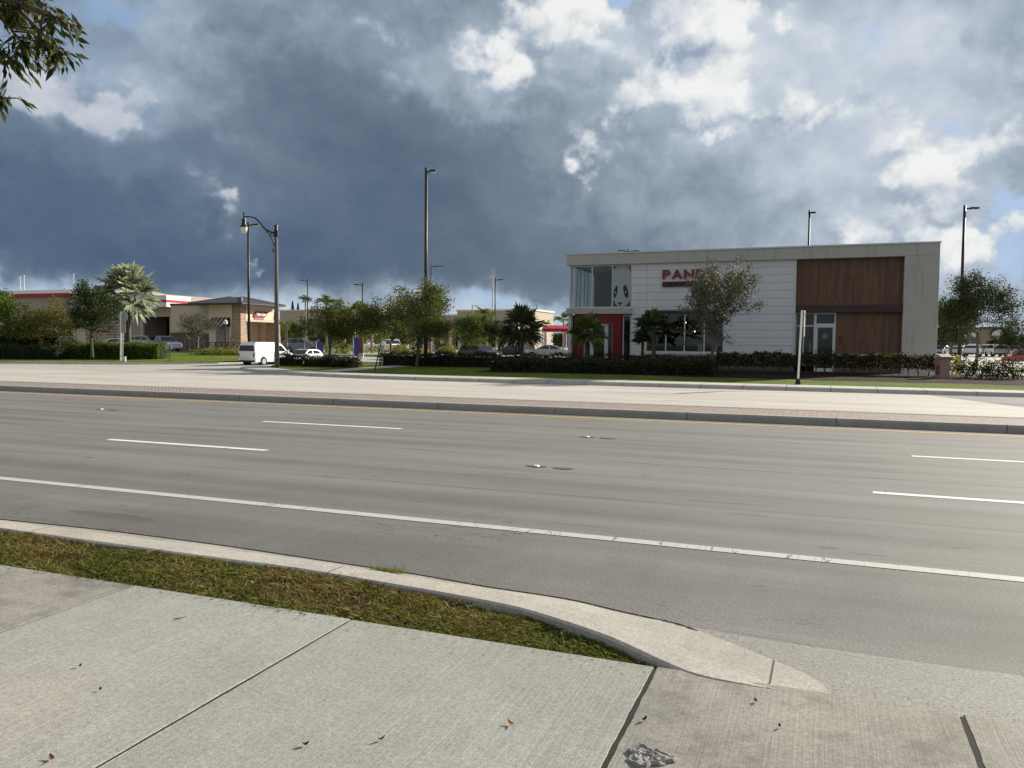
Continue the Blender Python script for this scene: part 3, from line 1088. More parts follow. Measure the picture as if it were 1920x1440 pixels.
# clippings blown from the verge onto the edge of the slabs, and grit in the gutter
nq = 900
xx = tipx - rng.random(nq) ** 1.2 * 9.0
yy = 4.0 - np.abs(rng.normal(size=nq)) * 0.10
P = np.stack([xx, yy, np.full(nq, 0.1535)], 1)
an = rng.uniform(0, np.pi, nq)
al = np.stack([np.cos(an), np.sin(an), np.zeros(nq)], 1) * 3
V, Fq = leaves(rng, P, 0.022, 0.18, 0.0, al)
V[:, 2] = 0.1535 + np.abs(V[:, 2] - 0.1535) * 0.3
np_obj('grass_clippings', V, Fq, [L_STRAW, M_DIRT], mi=(rng.random(nq) < 0.45).astype(int), kind='stuff')
nq = 1500
xx = tipx + 2.6 - rng.random(nq) * 12.0
yy = np.array([kerb_line_y(x) for x in xx]) + np.abs(rng.normal(size=nq)) * 0.16
P = np.stack([xx, yy, np.full(nq, 0.006)], 1)
V, Fq = leaves(rng, P, 0.013, 0.6)
V[:, 2] = 0.005 + np.abs(V[:, 2] - 0.006) * 0.5 + np.repeat([apron_z(x, y) if x > AP[0][0] else 0.0 for x, y in zip(xx, yy)], 4)
np_obj('road_grit', V, Fq, [M_DIRT, M_KERB], mi=(rng.random(nq) < 0.5).astype(int), kind='stuff')

# a weed tuft in the gutter and one at the flared tip
for k, (px, py, sz, n) in enumerate(((722, 1074, 0.07, 340), (1562, 1308, 0.05, 140))):
    c = at(px, py, 0.02)
    P = np.array([(c.x + rng.normal() * sz, c.y + rng.normal() * sz * 0.5, 0.02) for _ in range(n)])
    V, Fq = blades(rng, P, 0.032, 0.005, 1.3)
    o = np_obj('weed_tuft', V, Fq, [L_GRASS, L_STRAW], mi=(rng.random(n) < (0.3, 0.7, 0.8)[k]).astype(int))
    o['kind'] = 'stuff'

# broken patch of pale mortar in the pavement joint
c = at(1215, 1418, 0.155)
nr, ns = 10, 26
vs, fs = [(c.x, c.y, 0.165)], []
rp = np.random.default_rng(8)
for i in range(1, nr + 1):
    for k in range(ns):
        an = 2 * math.pi * k / ns
        rr = i / nr * 0.09 * (1 + 0.22 * math.sin(3 * an + 1) + 0.12 * math.sin(7 * an))
        vs.append((c.x + rr * math.cos(an) * 1.0, c.y + rr * math.sin(an) * 0.9, (0.152 if i == nr else 0.156) + (rp.uniform(0, 0.010) if i < nr else 0)))
for k in range(ns):
    fs.append((0, 1 + k, 1 + (k + 1) % ns))
for i in range(nr - 1):
    for k in range(ns):
        a = 1 + i * ns
        fs.append((a + k, a + ns + k, a + ns + (k + 1) % ns, a + (k + 1) % ns))
mb = MB().add(vs, fs)
o = mb.build('mortar_patch', concrete('crumbled_mortar', (0.26, 0.255, 0.235), dirty=1.0))
o['kind'] = 'structure'

# fallen leaves, twigs and specks on the pavement
L_FALLEN = [plain('orange_dead_leaf', (0.42, 0.17, 0.05), 0.7, 0.3, 60), plain('brown_dead_leaf', (0.16, 0.08, 0.04), 0.8, 0.3, 60), plain('black_dead_leaf', (0.03, 0.026, 0.022), 0.8, 0.3, 60)]
LV = [(957, 1358, 0.055, 0, 'orange curled leaf lying alone on the middle slab'), (715, 1387, 0.04, 2, 'thin dark leaf on the pavement below the verge middle'),
      (97, 1423, 0.055, 1, 'long brown leaf in the lower left corner of the pavement'), (573, 1397, 0.035, 2, 'round black leaf near the long slab joint'),
      (1208, 1350, 0.045, 2, 'dark leaf caught in the crooked slab joint'), (150, 1250, 0.022, 2, 'tiny dark leaf left of centre on the pale slab'),
      (188, 1294, 0.022, 2, 'tiny curled leaf below the other specks on the pale slab'), (1462, 1363, 0.02, 2, 'dark speck of leaf on the weathered slab'),
      (1417, 1315, 0.028, 1, 'brown shred of leaf behind the flared kerb')]
for px, py, sz, mi_, lb in LV:
    sz *= 0.8
    p = at(px, py, 0.154)
    an = rng.uniform(0, 6.28)
    t, s2 = Vector((math.cos(an), math.sin(an), 0)), Vector((-math.sin(an), math.cos(an), 0))
    W = sz * (0.45 if sz > 0.03 else 0.8)
    vs, fs = [], []
    for k in range(7):
        u = k / 6
        w = W * math.sin(math.pi * min(1, u * 0.92 + 0.04)) ** 0.8 * 0.5
        cc = p + t * (u - 0.5) * sz + Vector((0, 0, 0.010 * (2 * u - 1) ** 2 + 0.001))
        vs += [cc - s2 * w + Vector((0, 0, 0.004)), cc, cc + s2 * w + Vector((0, 0, 0.005))]
    for k in range(6):
        fs += [(k * 3, k * 3 + 1, k * 3 + 4, k * 3 + 3), (k * 3 + 1, k * 3 + 2, k * 3 + 5, k * 3 + 4)]
    tag(MB().add(vs, fs).build('fallen_leaf', L_FALLEN[mi_], smooth=True), lb, 'leaf', 'leaves fallen on the pavement')
for pts_, z, lb in ((((325, 1162), (333, 1161), (343, 1159)), 0.155, 'short dark twig lying on the pale slab'), (((1803, 1318), (1812, 1324), (1842, 1332)), 0.07, 'forked dark twig on the driveway asphalt')):
    P3 = [at(x, y, z) + Vector((0, 0, 0.004)) for x, y in pts_]
    m2 = MB().tube(P3, [0.003, 0.0035, 0.0015], 5)
    m2.tube([P3[1], P3[1] + (P3[2] - P3[1]) * 0.6 + Vector((0.02, 0.03, 0.004))], [0.002, 0.001], 5)
    tag(m2.build('twig', L_FALLEN[2]), lb, 'twig', 'twigs on the ground')

# raised pavement markers glued to the lanes
for px, py, lb in ((1100, 820, 'white lane reflector on the lane nearest the median'), (1005, 875, 'white and orange lane reflector on the middle lane line'), (190, 768, 'white lane reflector far along the road at the left')):
    p = at(px, py, 0.0)
    t = thing('road_reflector', lb, 'reflector', p, 'reflectors on the road')
    mbp = MB()
    ring = [(p.x + 0.16 * math.cos(a) * (1 + 0.15 * math.sin(3 * a)), p.y + 0.08 * math.sin(a), 0.006) for a in np.linspace(0, 2 * math.pi, 16)[:-1]]
    mbp.add(ring + [(v[0] + 0.42, v[1] - 0.02, 0.006) for v in ring], [tuple(range(15)), tuple(range(15, 30))])
    mbp.build('pad', plain('marker_bitumen', (0.075, 0.07, 0.062), 0.9, 0.4, 12), t)
    q = MB()
    q.prism([(p.x - 0.05, 0.006), (p.x + 0.05, 0.006), (p.x + 0.03, 0.022), (p.x - 0.03, 0.022)], p.y - 0.05, p.y + 0.05)
    q.build('reflector_block', M_WHITE, t, bevel=0.004)

# ------------------------------------------------------------------ far kerbs, pavements and lawns
KR = [(200, 34.1), (60, 34.1), (20, 34.1), (0, 34.1), (-10, 34.1), (-18, 34.1), (-20.5, 34.3), (-22.5, 34.65), (-25, 35.3), (-27, 36), (-29, 37.0), (-31, 38.2), (-33, 39.5), (-34.4, 40.8), (-35.2, 42.2), (-35.5, 44), (-35.6, 47), (-35.6, 51)]
KR = KR[::-1]                                      # run left to right so that offsets point away from the road
KL = [(-190, 40), (-110, 40), (-75, 40.2), (-62, 40.9), (-56, 41.7), (-51, 43), (-47, 44.8), (-44.5, 46.6), (-43, 48.6), (-42.4, 51), (-42.3, 55), (-42.3, 60)]
for ln, nm, walk in ((KR, 'far_kerb', True), (KL, 'far_kerb', False)):
    A = offset_line(ln, 0.0)
    B = offset_line(ln, 0.18)
    mbk = MB()
    strip(mbk, offset_line(ln, -0.35), A, 0.012, 0.006)
    strip(mbk, A, offset_line(ln, 0.03), -0.02, 0.15)
    strip(mbk, offset_line(ln, 0.03), B, 0.15, 0.155)
    structure(nm, mbk, M_FKERB)
    if walk:
        mbw = MB()
        strip(mbw, B, offset_line(ln, 1.85), 0.158, 0.165)
        structure('far_pavement', mbw, M_FKERB)
inn = offset_line(KR, 1.85)
# lawn on the curved corner, then lawn strip and planting bed in front of the restaurant
cor = [p for p in inn if p[0] < -17.9]
mb = MB()
zl = lambda x, y: 0.165 + 0.16 * sst((y - 37) / 12)
poly_sheet(mb, cor + [(-18, 44), (-18, 49), (-34, 49.5)], zl)
xs = np.linspace(-18, 150, 169)
rows = []
for x in xs:
    mid = 39.2 + (1.3 if x < 0 else 0.0) * sst((2 - x) / 4) + 0.5 * math.sin(x * 0.45) + 0.25 * math.sin(x * 1.3) - (0.0 if x > -4 else 0.0)
    rows.append((x, 35.95, mid, 49.0))
vs = []
for (x, a, m1, c) in rows:
    vs += [(x, a, 0.165), (x, m1, 0.22), (x, c, 0.36)]
mb.add(vs, [(i * 3, (i + 1) * 3, (i + 1) * 3 + 1, i * 3 + 1) for i in range(len(rows) - 1)], 0)
structure('lawn', mb, M_LAWN)
mb = MB()
mb.add(vs, [(i * 3 + 1, (i + 1) * 3 + 1, (i + 1) * 3 + 2, i * 3 + 2) for i in range(len(rows) - 1)])
mb.add([(-18, 49, 0.36), (150, 49, 0.36), (150, 49.05, 0.0), (-18, 49.05, 0.0)], [(0, 1, 2, 3)])
structure('planting_bed', mb, M_MULCH)
# path from the pavement into the site
mb = MB()
mb.add([(-26.3, 37.6, 0.185), (-24.7, 36.9, 0.185), (-24.7, 49, 0.345), (-26.3, 49, 0.345)], [(0, 1, 2, 3)])
structure('path', mb, M_FKERB)
# left lawn
inn = offset_line(KL, 0.18)
mb = MB()
poly_sheet(mb, inn + [(-48, 64), (-60, 64), (-80, 60), (-190, 60)], lambda x, y: 0.16 + 0.35 * sst((y - 44) / 18))
structure('lawn', mb, M_LAWN)
# lawn island edge behind the corner hedge: bright kerb line of the inner lot
mb = MB()
mb.box(-34, -18, 51.2, 51.6, 0.0, 0.36)
structure('lot_kerb', mb, M_FKERB)
mb = MB()
poly_sheet(mb, [(-60, 70), (-38, 66), (-18, 66), (-18, 69), (-38, 69.5)], lambda x, y: gz(x, y) + 0.12)
poly_sheet(mb, [(-46, 88), (-10, 88), (-10, 92), (-46, 92)], lambda x, y: gz(x, y) + 0.12)
poly_sheet(mb, [(8, 60), (40, 60), (40, 62.5), (8, 62.5)], lambda x, y: gz(x, y) + 0.12)
structure('lot_lawn', mb, M_LAWN)

# ------------------------------------------------------------------ vegetation builders


def tree(name, label, cat, px, d, base_z, crown_c, crown_r, n_leaf, leaf, lmat, seed, trunk_r=0.11, bark=None, spray=0.9, sigma=0.26,
         group=None, ntar=70, fork=0.25, plan=None, aspect=0.5):
    """crown_c = (offset x, offset y, z), crown_r = (rx, ry, rz) in metres"""
    rng = np.random.default_rng(seed)
    p2 = col(px, d) if plan is None else Vector(plan)
    t = thing(name, label, cat, (p2.x, p2.y, base_z), group)
    C = np.array([p2.x + crown_c[0], p2.y + crown_c[1], crown_c[2]])
    Rr = np.array(crown_r)
    lobes = []
    for _ in range(9):
        v = rng.normal(size=3)
        v /= np.linalg.norm(v)
        lobes.append((v * rng.uniform(0.45, 0.72), rng.uniform(0.30, 0.5)))
    T = []
    while len(T) < ntar:
        lc, lr = lobes[rng.integers(len(lobes))]
        q = lc + rng.normal(size=3) * lr * 0.62
        if np.linalg.norm(q) < 1.05 and q[2] > -0.9:
            T.append(q)
    T = np.array(T) * Rr + C
    b0 = np.array([p2.x, p2.y, base_z])
    zf = C[2] - Rr[2] * (1 - fork)
    lean = (C[:2] - b0[:2])
    nodes = [b0]
    par = [-1]
    for k in range(1, 5):
        u = k / 4
        nodes.append(np.array([b0[0] + lean[0] * u * 0.5 + rng.normal() * 0.03, b0[1] + lean[1] * u * 0.5, b0[2] + (zf - b0[2]) * u]))
        par.append(k - 1)
    cnt_leaf = []
    order = np.argsort(np.linalg.norm(T - nodes[-1], axis=1))
    endn = []
    for i in order:
        q = T[i]
        A = np.array(nodes[3:])
        dv = np.linalg.norm(A - q, axis=1) + 0.9 * np.maximum(0, A[:, 2] - q[2] + 0.1)
        j = int(np.argmin(dv)) + 3
        a = nodes[j]
        L = np.linalg.norm(q - a)
        if L > 0.5:
            mpt = a * 0.5 + q * 0.5 + rng.normal(size=3) * 0.07 * L + np.array([0, 0, 0.05 * L])
            nodes.append(mpt)
            par.append(j)
            j = len(nodes) - 1
        nodes.append(q)
        par.append(j)
        endn.append(len(nodes) - 1)
    w = np.ones(len(nodes))
    for i in range(len(nodes) - 1, 0, -1):
        w[par[i]] += w[i]
    rad = trunk_r * np.sqrt(w / w[0])
    mbt = MB()
    mbt.tube([nodes[k] for k in range(5)], [trunk_r * (1.25 if k == 0 else 1 - 0.09 * k) for k in range(5)], 8)
    for i in range(5, len(nodes)):
        a, q = nodes[par[i]], nodes[i]
        mbt.tube([a, q], [max(0.012, min(rad[i] * 1.15, rad[par[i]])), max(0.008, rad[i] * 0.8)], 5)
    # leaves in sprays around the branch ends
    dens = rng.uniform(0.35, 1.6, len(endn))
    dens = (dens / dens.sum() * n_leaf).astype(int)
    PP, AL = [], []
    sc = float(np.mean(Rr))
    for e, k in zip(endn, dens):
        q = nodes[e]
        o_ = q - (C - np.array([0, 0, 0.5 * Rr[2]]))
        o_ /= np.linalg.norm(o_) + 1e-6
        u = rng.uniform(-0.35, 1.0, k)
        base = q + np.outer(u * sc * 0.30 * spray, o_)
        tpr = (1.0 - 0.55 * np.clip(u, 0, 1))[:, None]
        PP.append(base + rng.normal(size=(k, 3)) * sc * sigma * 0.62 * tpr * np.array([1, 1, 0.75]))
        AL.append(np.repeat(o_[None, :], k, 0))
    PP, AL = np.concatenate(PP), np.concatenate(AL)
    V, Fq = leaves(rng, PP, leaf, aspect, 0.0, AL * 0.6)
    mbt.build('trunk', bark or M_BARK, t, smooth=True)
    np_obj('crown', V, Fq, lmat, t)
    return t


def palm_feather(label, px, d, base_z, ctop_z, rad, seed, lmat=None, n_fr=13, group=None, trunk_r=0.13, cat='palm tree', droop=0.75):
    rng = np.random.default_rng(seed)
    p2 = col(px, d)
    t = thing('palm_tree', label, cat, (p2.x, p2.y, base_z), group)
    top = Vector((p2.x, p2.y, ctop_z))
    MB().tube([(p2.x, p2.y, base_z), (p2.x + 0.03, p2.y, base_z + (ctop_z - base_z) * 0.5), top - Vector((0, 0, 0.05)), top + Vector((0, 0, 0.25))],
              [trunk_r * 1.3, trunk_r * 1.05, trunk_r * 0.85, trunk_r * 0.3], 8).build('trunk', M_PALEBARK, t, smooth=True)
    V, Q = [], []
    for k in range(n_fr):
        az_ = 2 * math.pi * k / n_fr * 1.0 + rng.uniform(-0.3, 0.3)
        el_ = rng.uniform(0.15, 1.25)
        L = rad * rng.uniform(0.85, 1.2)
        p = np.array(top) + np.array([0, 0, 0.15])
        h = np.array([math.cos(az_), math.sin(az_), 0])
        e = el_
        nst = 14
        for i in range(nst):
            dr = h * math.cos(e) + np.array([0, 0, math.sin(e)])
            q = p + dr * L / nst
            side = np.cross(dr, [0, 0, 1.0])
            side /= np.linalg.norm(side) + 1e-6
            if i > 1:
                ll = L * 0.36 * math.sin(math.pi * min(0.97, (i + 1.5) / (nst + 1))) ** 0.7
                for s_ in (-1, 1):
                    for rep in (0, 0.5):
                        b0 = p + (q - p) * rep
                        tipv = b0 + side * s_ * ll * 0.9 + dr * ll * 0.5 + np.array([0, 0, -ll * rng.uniform(0.1, 0.5)])
                        wv = dr * L / nst * 0.42
                        n0 = len(V)
                        V += [b0 - wv * 0.3, b0 + wv, tipv, b0 * 0.4 + tipv * 0.6 - wv * 0.5]
                        Q.append((n0, n0 + 1, n0 + 2, n0 + 3))
            p = q
            e -= droop * 2.0 / nst * (0.5 + i / nst)
    np_obj('crown', V, Q, lmat or L_PALM, t)
    return t


def palm_fan(label, px, d, base_z, cz, rad, seed, lmat, n_fr=30, nseg=20, group=None, trunk_r=0.16, el_lo=-0.6, blade=0.55, width=0.055, plan=None, name='palm_tree'):
    rng = np.random.default_rng(seed)
    p2 = col(px, d) if plan is None else Vector(plan)
    t = thing(name, label, 'palm tree', (p2.x, p2.y, base_z), group)
    top = np.array([p2.x, p2.y, cz])
    MB().tube([(p2.x, p2.y, base_z), (p2.x, p2.y, (base_z + cz) / 2), (p2.x, p2.y, cz - rad * 0.1), (p2.x, p2.y, cz + 0.15)], [trunk_r * 1.15, trunk_r, trunk_r * 1.05, trunk_r * 0.5], 9).build('trunk', M_BARK, t, smooth=True)
    V, Q = [], []
    for k in range(n_fr):
        az_ = k * 2.39996 + rng.uniform(-0.2, 0.2)
        el_ = el_lo + (1.45 - el_lo) * (k + 0.5) / n_fr + rng.uniform(-0.1, 0.1)
        dr = np.array([math.cos(az_) * math.cos(el_), math.sin(az_) * math.cos(el_), math.sin(el_)])
        pl = rad * (1 - blade) * rng.uniform(0.75, 1.1)
        bl = rad * blade * rng.uniform(0.9, 1.15)
        side = np.cross(dr, [0, 0, 1.0])
        side /= np.linalg.norm(side) + 1e-6
        nrm = np.cross(side, dr)
        tw = rng.uniform(-0.5, 0.5)
        side = side * math.cos(tw) + nrm * math.sin(tw)
        nrm = np.cross(side, dr)
        hub = top + dr * pl
        wv = side * 0.018
        n0 = len(V)
        V += [top - wv, top + wv, hub + wv, hub - wv]
        Q.append((n0, n0 + 1, n0 + 2, n0 + 3))
        for s_ in range(nseg):
            th = (s_ / (nseg - 1) - 0.5) * R(215) + rng.uniform(-0.03, 0.03)
            u = dr * math.cos(th) + side * math.sin(th)
            c_ = -dr * math.sin(th) + side * math.cos(th)
            fold = abs(math.sin(th)) * 0.35
            u = u + nrm * fold * rng.uniform(0.4, 1.0)
            L = bl * (1 - 0.22 * abs(th) / 1.9) * rng.uniform(0.88, 1.08)
            mid = hub + u * L * 0.55
            tipv = hub + u * L + np.array([0, 0, -L * rng.uniform(0.05, 0.35)]) + nrm * 0.0
            w = c_ * rad * width * (1 + 0.5 * rng.random())
            n0 = len(V)
            V += [hub, mid + w, tipv, mid - w]
            Q.append((n0, n0 + 1, n0 + 2, n0 + 3))
    np_obj('crown', V, Q, lmat, t)
    return t


def hedge(label, a, c, width, z0, z1, n, lmat, seed, leaf=0.10, group=None, rough_top=0.06, name='hedge', open_base=0.0, cat='hedge'):
    rng = np.random.default_rng(seed)
    a, c = Vector(a), Vector(c)
    dx = (c - a)
    L = dx.length
    dx.normalize()
    nn = Vector((-dx.y, dx.x))
    zb = z0 + open_base
    t = thing(name, label, cat, ((a.x + c.x) / 2, (a.y + c.y) / 2, z0), group)
    ph = rng.uniform(0, 6, 6)

    def top(u):
        return z1 + rough_top * (np.sin(u * 2.1 + ph[0]) + 0.7 * np.sin(u * 5.3 + ph[1]) + 0.5 * np.sin(u * 11 + ph[2]))
    u = rng.uniform(0, L, n)
    which = rng.random(n)
    hgt = top(u) - zb
    v = np.where(which < 0.34, rng.uniform(-0.5, 0.5, n), np.where(which < 0.80, -0.5, 0.5)) * width
    z = np.where(which < 0.34, 1.0, rng.uniform(0, 1, n) ** 0.85) * hgt + zb
    en = rng.random(n) < 0.05
    u = np.where(en, np.where(rng.random(n) < 0.5, 0.03, L - 0.03), u)
    v = np.where(en, rng.uniform(-0.5, 0.5, n) * width, v)
    bulge = 0.07 * np.sin(u * 3.3 + ph[3]) + 0.05 * np.sin(u * 8 + z * 6 + ph[4])
    v = v + np.sign(v) * bulge + rng.normal(size=n) * 0.05
    z = z + rng.normal(size=n) * 0.05 + np.abs(rng.normal(size=n)) * 0.06 * (which < 0.34)
    P = np.stack([a.x + dx.x * u + nn.x * v, a.y + dx.y * u + nn.y * v, np.maximum(z, z0 + 0.02)], 1)
    V, Fq = leaves(rng, P, leaf, 0.55)
    np_obj('foliage', V, Fq, lmat, t)
    m2 = MB()
    k = max(2, int(L / 0.45))
    for i in range(k):
        ui = L * (i + 0.5) / k
        b0 = Vector((a.x + dx.x * ui, a.y + dx.y * ui, z0))
        for s_ in range(3):
            m2.tube([b0, b0 + Vector((rng.uniform(-.18, .18), rng.uniform(-.15, .15), (z1 - z0) * 0.75))], [0.02, 0.008], 5)
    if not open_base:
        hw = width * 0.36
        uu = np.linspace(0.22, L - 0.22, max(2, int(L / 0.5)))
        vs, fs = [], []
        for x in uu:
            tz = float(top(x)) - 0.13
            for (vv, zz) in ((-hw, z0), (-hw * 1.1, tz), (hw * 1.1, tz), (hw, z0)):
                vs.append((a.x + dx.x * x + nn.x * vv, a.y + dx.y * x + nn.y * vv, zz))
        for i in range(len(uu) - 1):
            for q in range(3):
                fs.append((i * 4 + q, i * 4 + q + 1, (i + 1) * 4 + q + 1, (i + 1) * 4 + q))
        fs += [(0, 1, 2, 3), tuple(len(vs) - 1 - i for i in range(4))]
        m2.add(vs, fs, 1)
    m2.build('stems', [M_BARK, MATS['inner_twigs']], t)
    return t


def bush(label, x, y, z0, r, h, n, lmat, seed, leaf=0.09, group=None, name='shrub', spiky=False):
    rng = np.random.default_rng(seed)
    t = thing(name, label, 'shrub', (x, y, z0), group)
    if spiky:
        P = np.array([(x + rng.normal() * r * 0.35, y + rng.normal() * r * 0.35, z0) for _ in range(n)])
        V, Fq = blades(rng, P, h * 0.9, 0.05, 0.8)
    else:
        v = rng.normal(size=(n, 3))
        v /= np.linalg.norm(v, axis=1)[:, None]
        v *= (rng.uniform(0.55, 1.05, n) + 0.12 * np.sin(v[:, 0] * 5 + seed) + 0.1 * np.sin(v[:, 2] * 7 + v[:, 1] * 4))[:, None]
        P = np.stack([x + v[:, 0] * r, y + v[:, 1] * r, z0 + h * 0.48 + v[:, 2] * h * 0.5], 1)
        P[:, 2] = np.maximum(P[:, 2], z0 + 0.03)
        V, Fq = leaves(rng, P, leaf, 0.55)
    np_obj('foliage', V, Fq, lmat, t)
    m2 = MB()
    for k in range(5):
        m2.tube([(x, y, z0), (x + rng.uniform(-.5, .5) * r, y + rng.uniform(-.5, .5) * r, z0 + h * 0.6)], [0.025, 0.01], 5)
    m2.build('stems', M_BARK, t)
    return t


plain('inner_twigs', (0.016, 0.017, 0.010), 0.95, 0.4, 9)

# ------------------------------------------------------------------ restaurant across the road
YB = 52.0


def bx(px):
    r = ray(px, hor(px))
    return r.x * YB / r.y


def bz(px, py):
    r = ray(px, py)
    return H + r.z * YB / r.y


XL, XR = bx(1063), bx(1755)
ZT, ZF, Z0 = bz(1758, 456.5), bz(1490, 487), 0.36
X_A, X_B, X_C, X_D = bx(1184), bx(1490), bx(1566), bx(1690)
M_STUCCO = plain('grey_stucco', (0.475, 0.468, 0.43), 0.85, 0.10, 2.0, stain=0.35)
M_SIDING = siding_mat('white_siding', (0.66, 0.675, 0.70), 0.36, 0.485, xj=(bx(1212),))
M_WOOD = wood_mat('brown_cladding', (0.092, 0.048, 0.025), (0.165, 0.094, 0.050))
M_WOODBAND = plain('brown_band', (0.055, 0.036, 0.030), 0.6, 0.15, 2)
M_RED = plain('red_panel', (0.17, 0.004, 0.008), 0.45, 0.10, 2)
M_SIGNRED = plain('sign_red', (0.24, 0.010, 0.022), 0.4, 0.08, 4)
M_GLASS = glass_clear('window_glass', (0.72, 0.80, 0.78), 0.22)
M_FRAME = plain('window_frame_metal', (0.60, 0.62, 0.61), 0.4, 0.06, 3)
M_STONE = brick_mat('dark_stone', (0.16, 0.12, 0.09), (0.10, 0.085, 0.07), (0.05, 0.045, 0.04), bw=0.5, bh=0.18)

rb = thing('restaurant_building', 'white and brown flat roofed restaurant with red entrance', 'restaurant', ((XL + XR) / 2, YB, Z0))
YK = YB + 17
# frame: fascia, right pier, side and back walls, roof
mb = MB()
mb.box(XL, XR, YB - 0.35, YB + 0.25, ZF, ZT)
mb.box(X_D, XR, YB - 0.35, YB + 0.25, Z0 - 0.3, ZF)
mb.box(XR - 0.35, XR, YB + 0.25, YK, Z0 - 0.3, ZT)
mb.box(XL + 0.3, XR - 0.35, YK - 0.3, YK, Z0 - 0.3, ZT - 0.05)
mb.box(XL, XL + 0.3, YB + 0.25, YK, ZF, ZT)
mb.box(XL + 0.05, XL + 0.3, YB + 6.0, YK, Z0 - 0.3, ZF)
mb.build('wall', M_STUCCO, rb, bevel=0.02)
mb = MB()
mb.box(XL - 0.04, XR + 0.04, YB - 0.40, YB + 0.28, ZT, ZT + 0.09)
mb.box(XR - 0.38, XR + 0.04, YB + 0.28, YK, ZT, ZT + 0.09)
mb.box(XL - 0.04, XL + 0.34, YB + 0.28, YK, ZT, ZT + 0.09)
mb.build('coping', M_FRAME, rb)
mb = MB()
mb.box(XL + 0.3, XR - 0.35, YB + 0.25, YK - 0.3, ZF + 0.05, ZF + 0.2)
mb.build('roof', plain('roof_membrane', (0.35, 0.35, 0.34), 0.8), rb)
# white siding round the dining-room window
wx0, wx1 = bx(1210), bx(1357)
wz0, wz1 = bz(1280, 661), bz(1280, 580.5)
ys0, ys1 = YB - 0.12, YB + 0.2
mb = MB()
mb.box(X_A, wx0, ys0, ys1, Z0 - 0.3, ZF)
mb.box(wx1, X_B, ys0, ys1, Z0 - 0.3, ZF)
mb.box(wx0, wx1, ys0, ys1, wz1, ZF)
mb.box(wx0, wx1, ys0, ys1, Z0 - 0.3, wz0)
mb.build('siding', M_SIDING, rb)
mb = MB()
mb.box(wx0 - 0.3, wx1 + 0.25, ys0 - 0.14, ys0, wz0 - 0.12, wz0)
mb.build('window_sill', M_FRAME, rb)
mb = MB()
mb.box(X_A - 0.02, X_B, ys0 - 0.10, ys0 - 0.003, Z0 - 0.3, 1.1)
mb.build('plinth', M_STONE, rb)


def window(parent, x0, x1, z0, z1, y, mull=(), trans=(), fw=0.07, glass=None, name='window', depth=0.08):
    m_ = MB()
    m_.box(x0, x0 + fw, y, y + depth, z0, z1)
    m_.box(x1 - fw, x1, y, y + depth, z0, z1)
    m_.box(x0 + fw, x1 - fw, y, y + depth, z1 - fw, z1)
    m_.box(x0 + fw, x1 - fw, y, y + depth, z0, z0 + fw)
    for x in mull:
        m_.box(x - fw / 2, x + fw / 2, y - 0.002, y + depth - 0.002, z0 + fw, z1 - fw)
    for z in trans:
        m_.box(x0 + fw, x1 - fw, y + 0.003, y + depth - 0.003, z - fw / 2, z + fw / 2)
    o = m_.build(name, M_FRAME, parent)
    g = MB()
    if glass:
        yy = y + depth * 0.5
        g.add([(x0 + fw, yy, z0 + fw), (x1 - fw, yy, z0 + fw), (x1 - fw, yy, z1 - fw), (x0 + fw, yy, z1 - fw)], [(0, 1, 2, 3)])
    else:
        g.box(x0 + fw, x1 - fw, y + depth * 0.45, y + depth * 0.55, z0 + fw, z1 - fw)
    g.build('pane', glass or M_DARKGLASS, o)
    return o


window(rb, wx0, wx1, wz0, wz1, YB + 0.02, [bx(1248), bx(1283), bx(1320)], glass=glass_clear('dining_glass', (0.18, 0.20, 0.195), 0.14), fw=0.08)
mb = MB()
mb.box(wx0 + 0.1, wx1 - 0.1, YB - 0.02, YB + 0.05, wz1 - 0.28, wz1 - 0.08)
mb.build('window_header', M_BRONZE, rb)
# posters low in the window
for i, (p0, p1, q0, q1) in enumerate(((1308, 1317, 644, 658), (1334, 1345, 643, 658))):
    m_ = MB()
    m_.box(bx(p0), bx(p1), YB + 0.03, YB + 0.04, bz(1320, q1), bz(1320, q0))
    m_.build('poster', plain('poster_grey', (0.16, 0.16, 0.17), 0.5, 0.6, 6), rb)
# brown clad bay, recessed behind the frame
zb1, zb0 = bz(1600, 572), bz(1600, 586)
mb = MB()
mb.box(X_B, X_D, YB + 0.10, YB + 0.35, zb1, ZF)
mb.box(X_C, X_D, YB + 0.20, YB + 0.35, Z0 - 0.3, zb0)
mb.build('cladding', M_WOOD, rb)
mb = MB()
mb.box(X_B, X_D, YB - 0.12, YB + 0.35, zb0, zb1)
mb.build('canopy', M_WOODBAND, rb, bevel=0.015)
mb = MB()
mb.box(X_B - 0.10, X_B, YB - 0.18, YB + 0.35, Z0 - 0.3, ZF)
mb.build('corner_trim', M_FRAME, rb)
mb = MB()
mb.box(X_C + 0.002, X_D - 0.002, YB + 0.12, YB + 0.197, bz(1620, 667), bz(1620, 664.5))
mb.build('base_trim', M_FRAME, rb)
mb = MB()
mb.box(X_C + 0.002, X_D - 0.002, YB + 0.05, YB + 0.196, Z0 - 0.3, bz(1620, 667.2))
mb.build('plinth', M_STONE, rb)
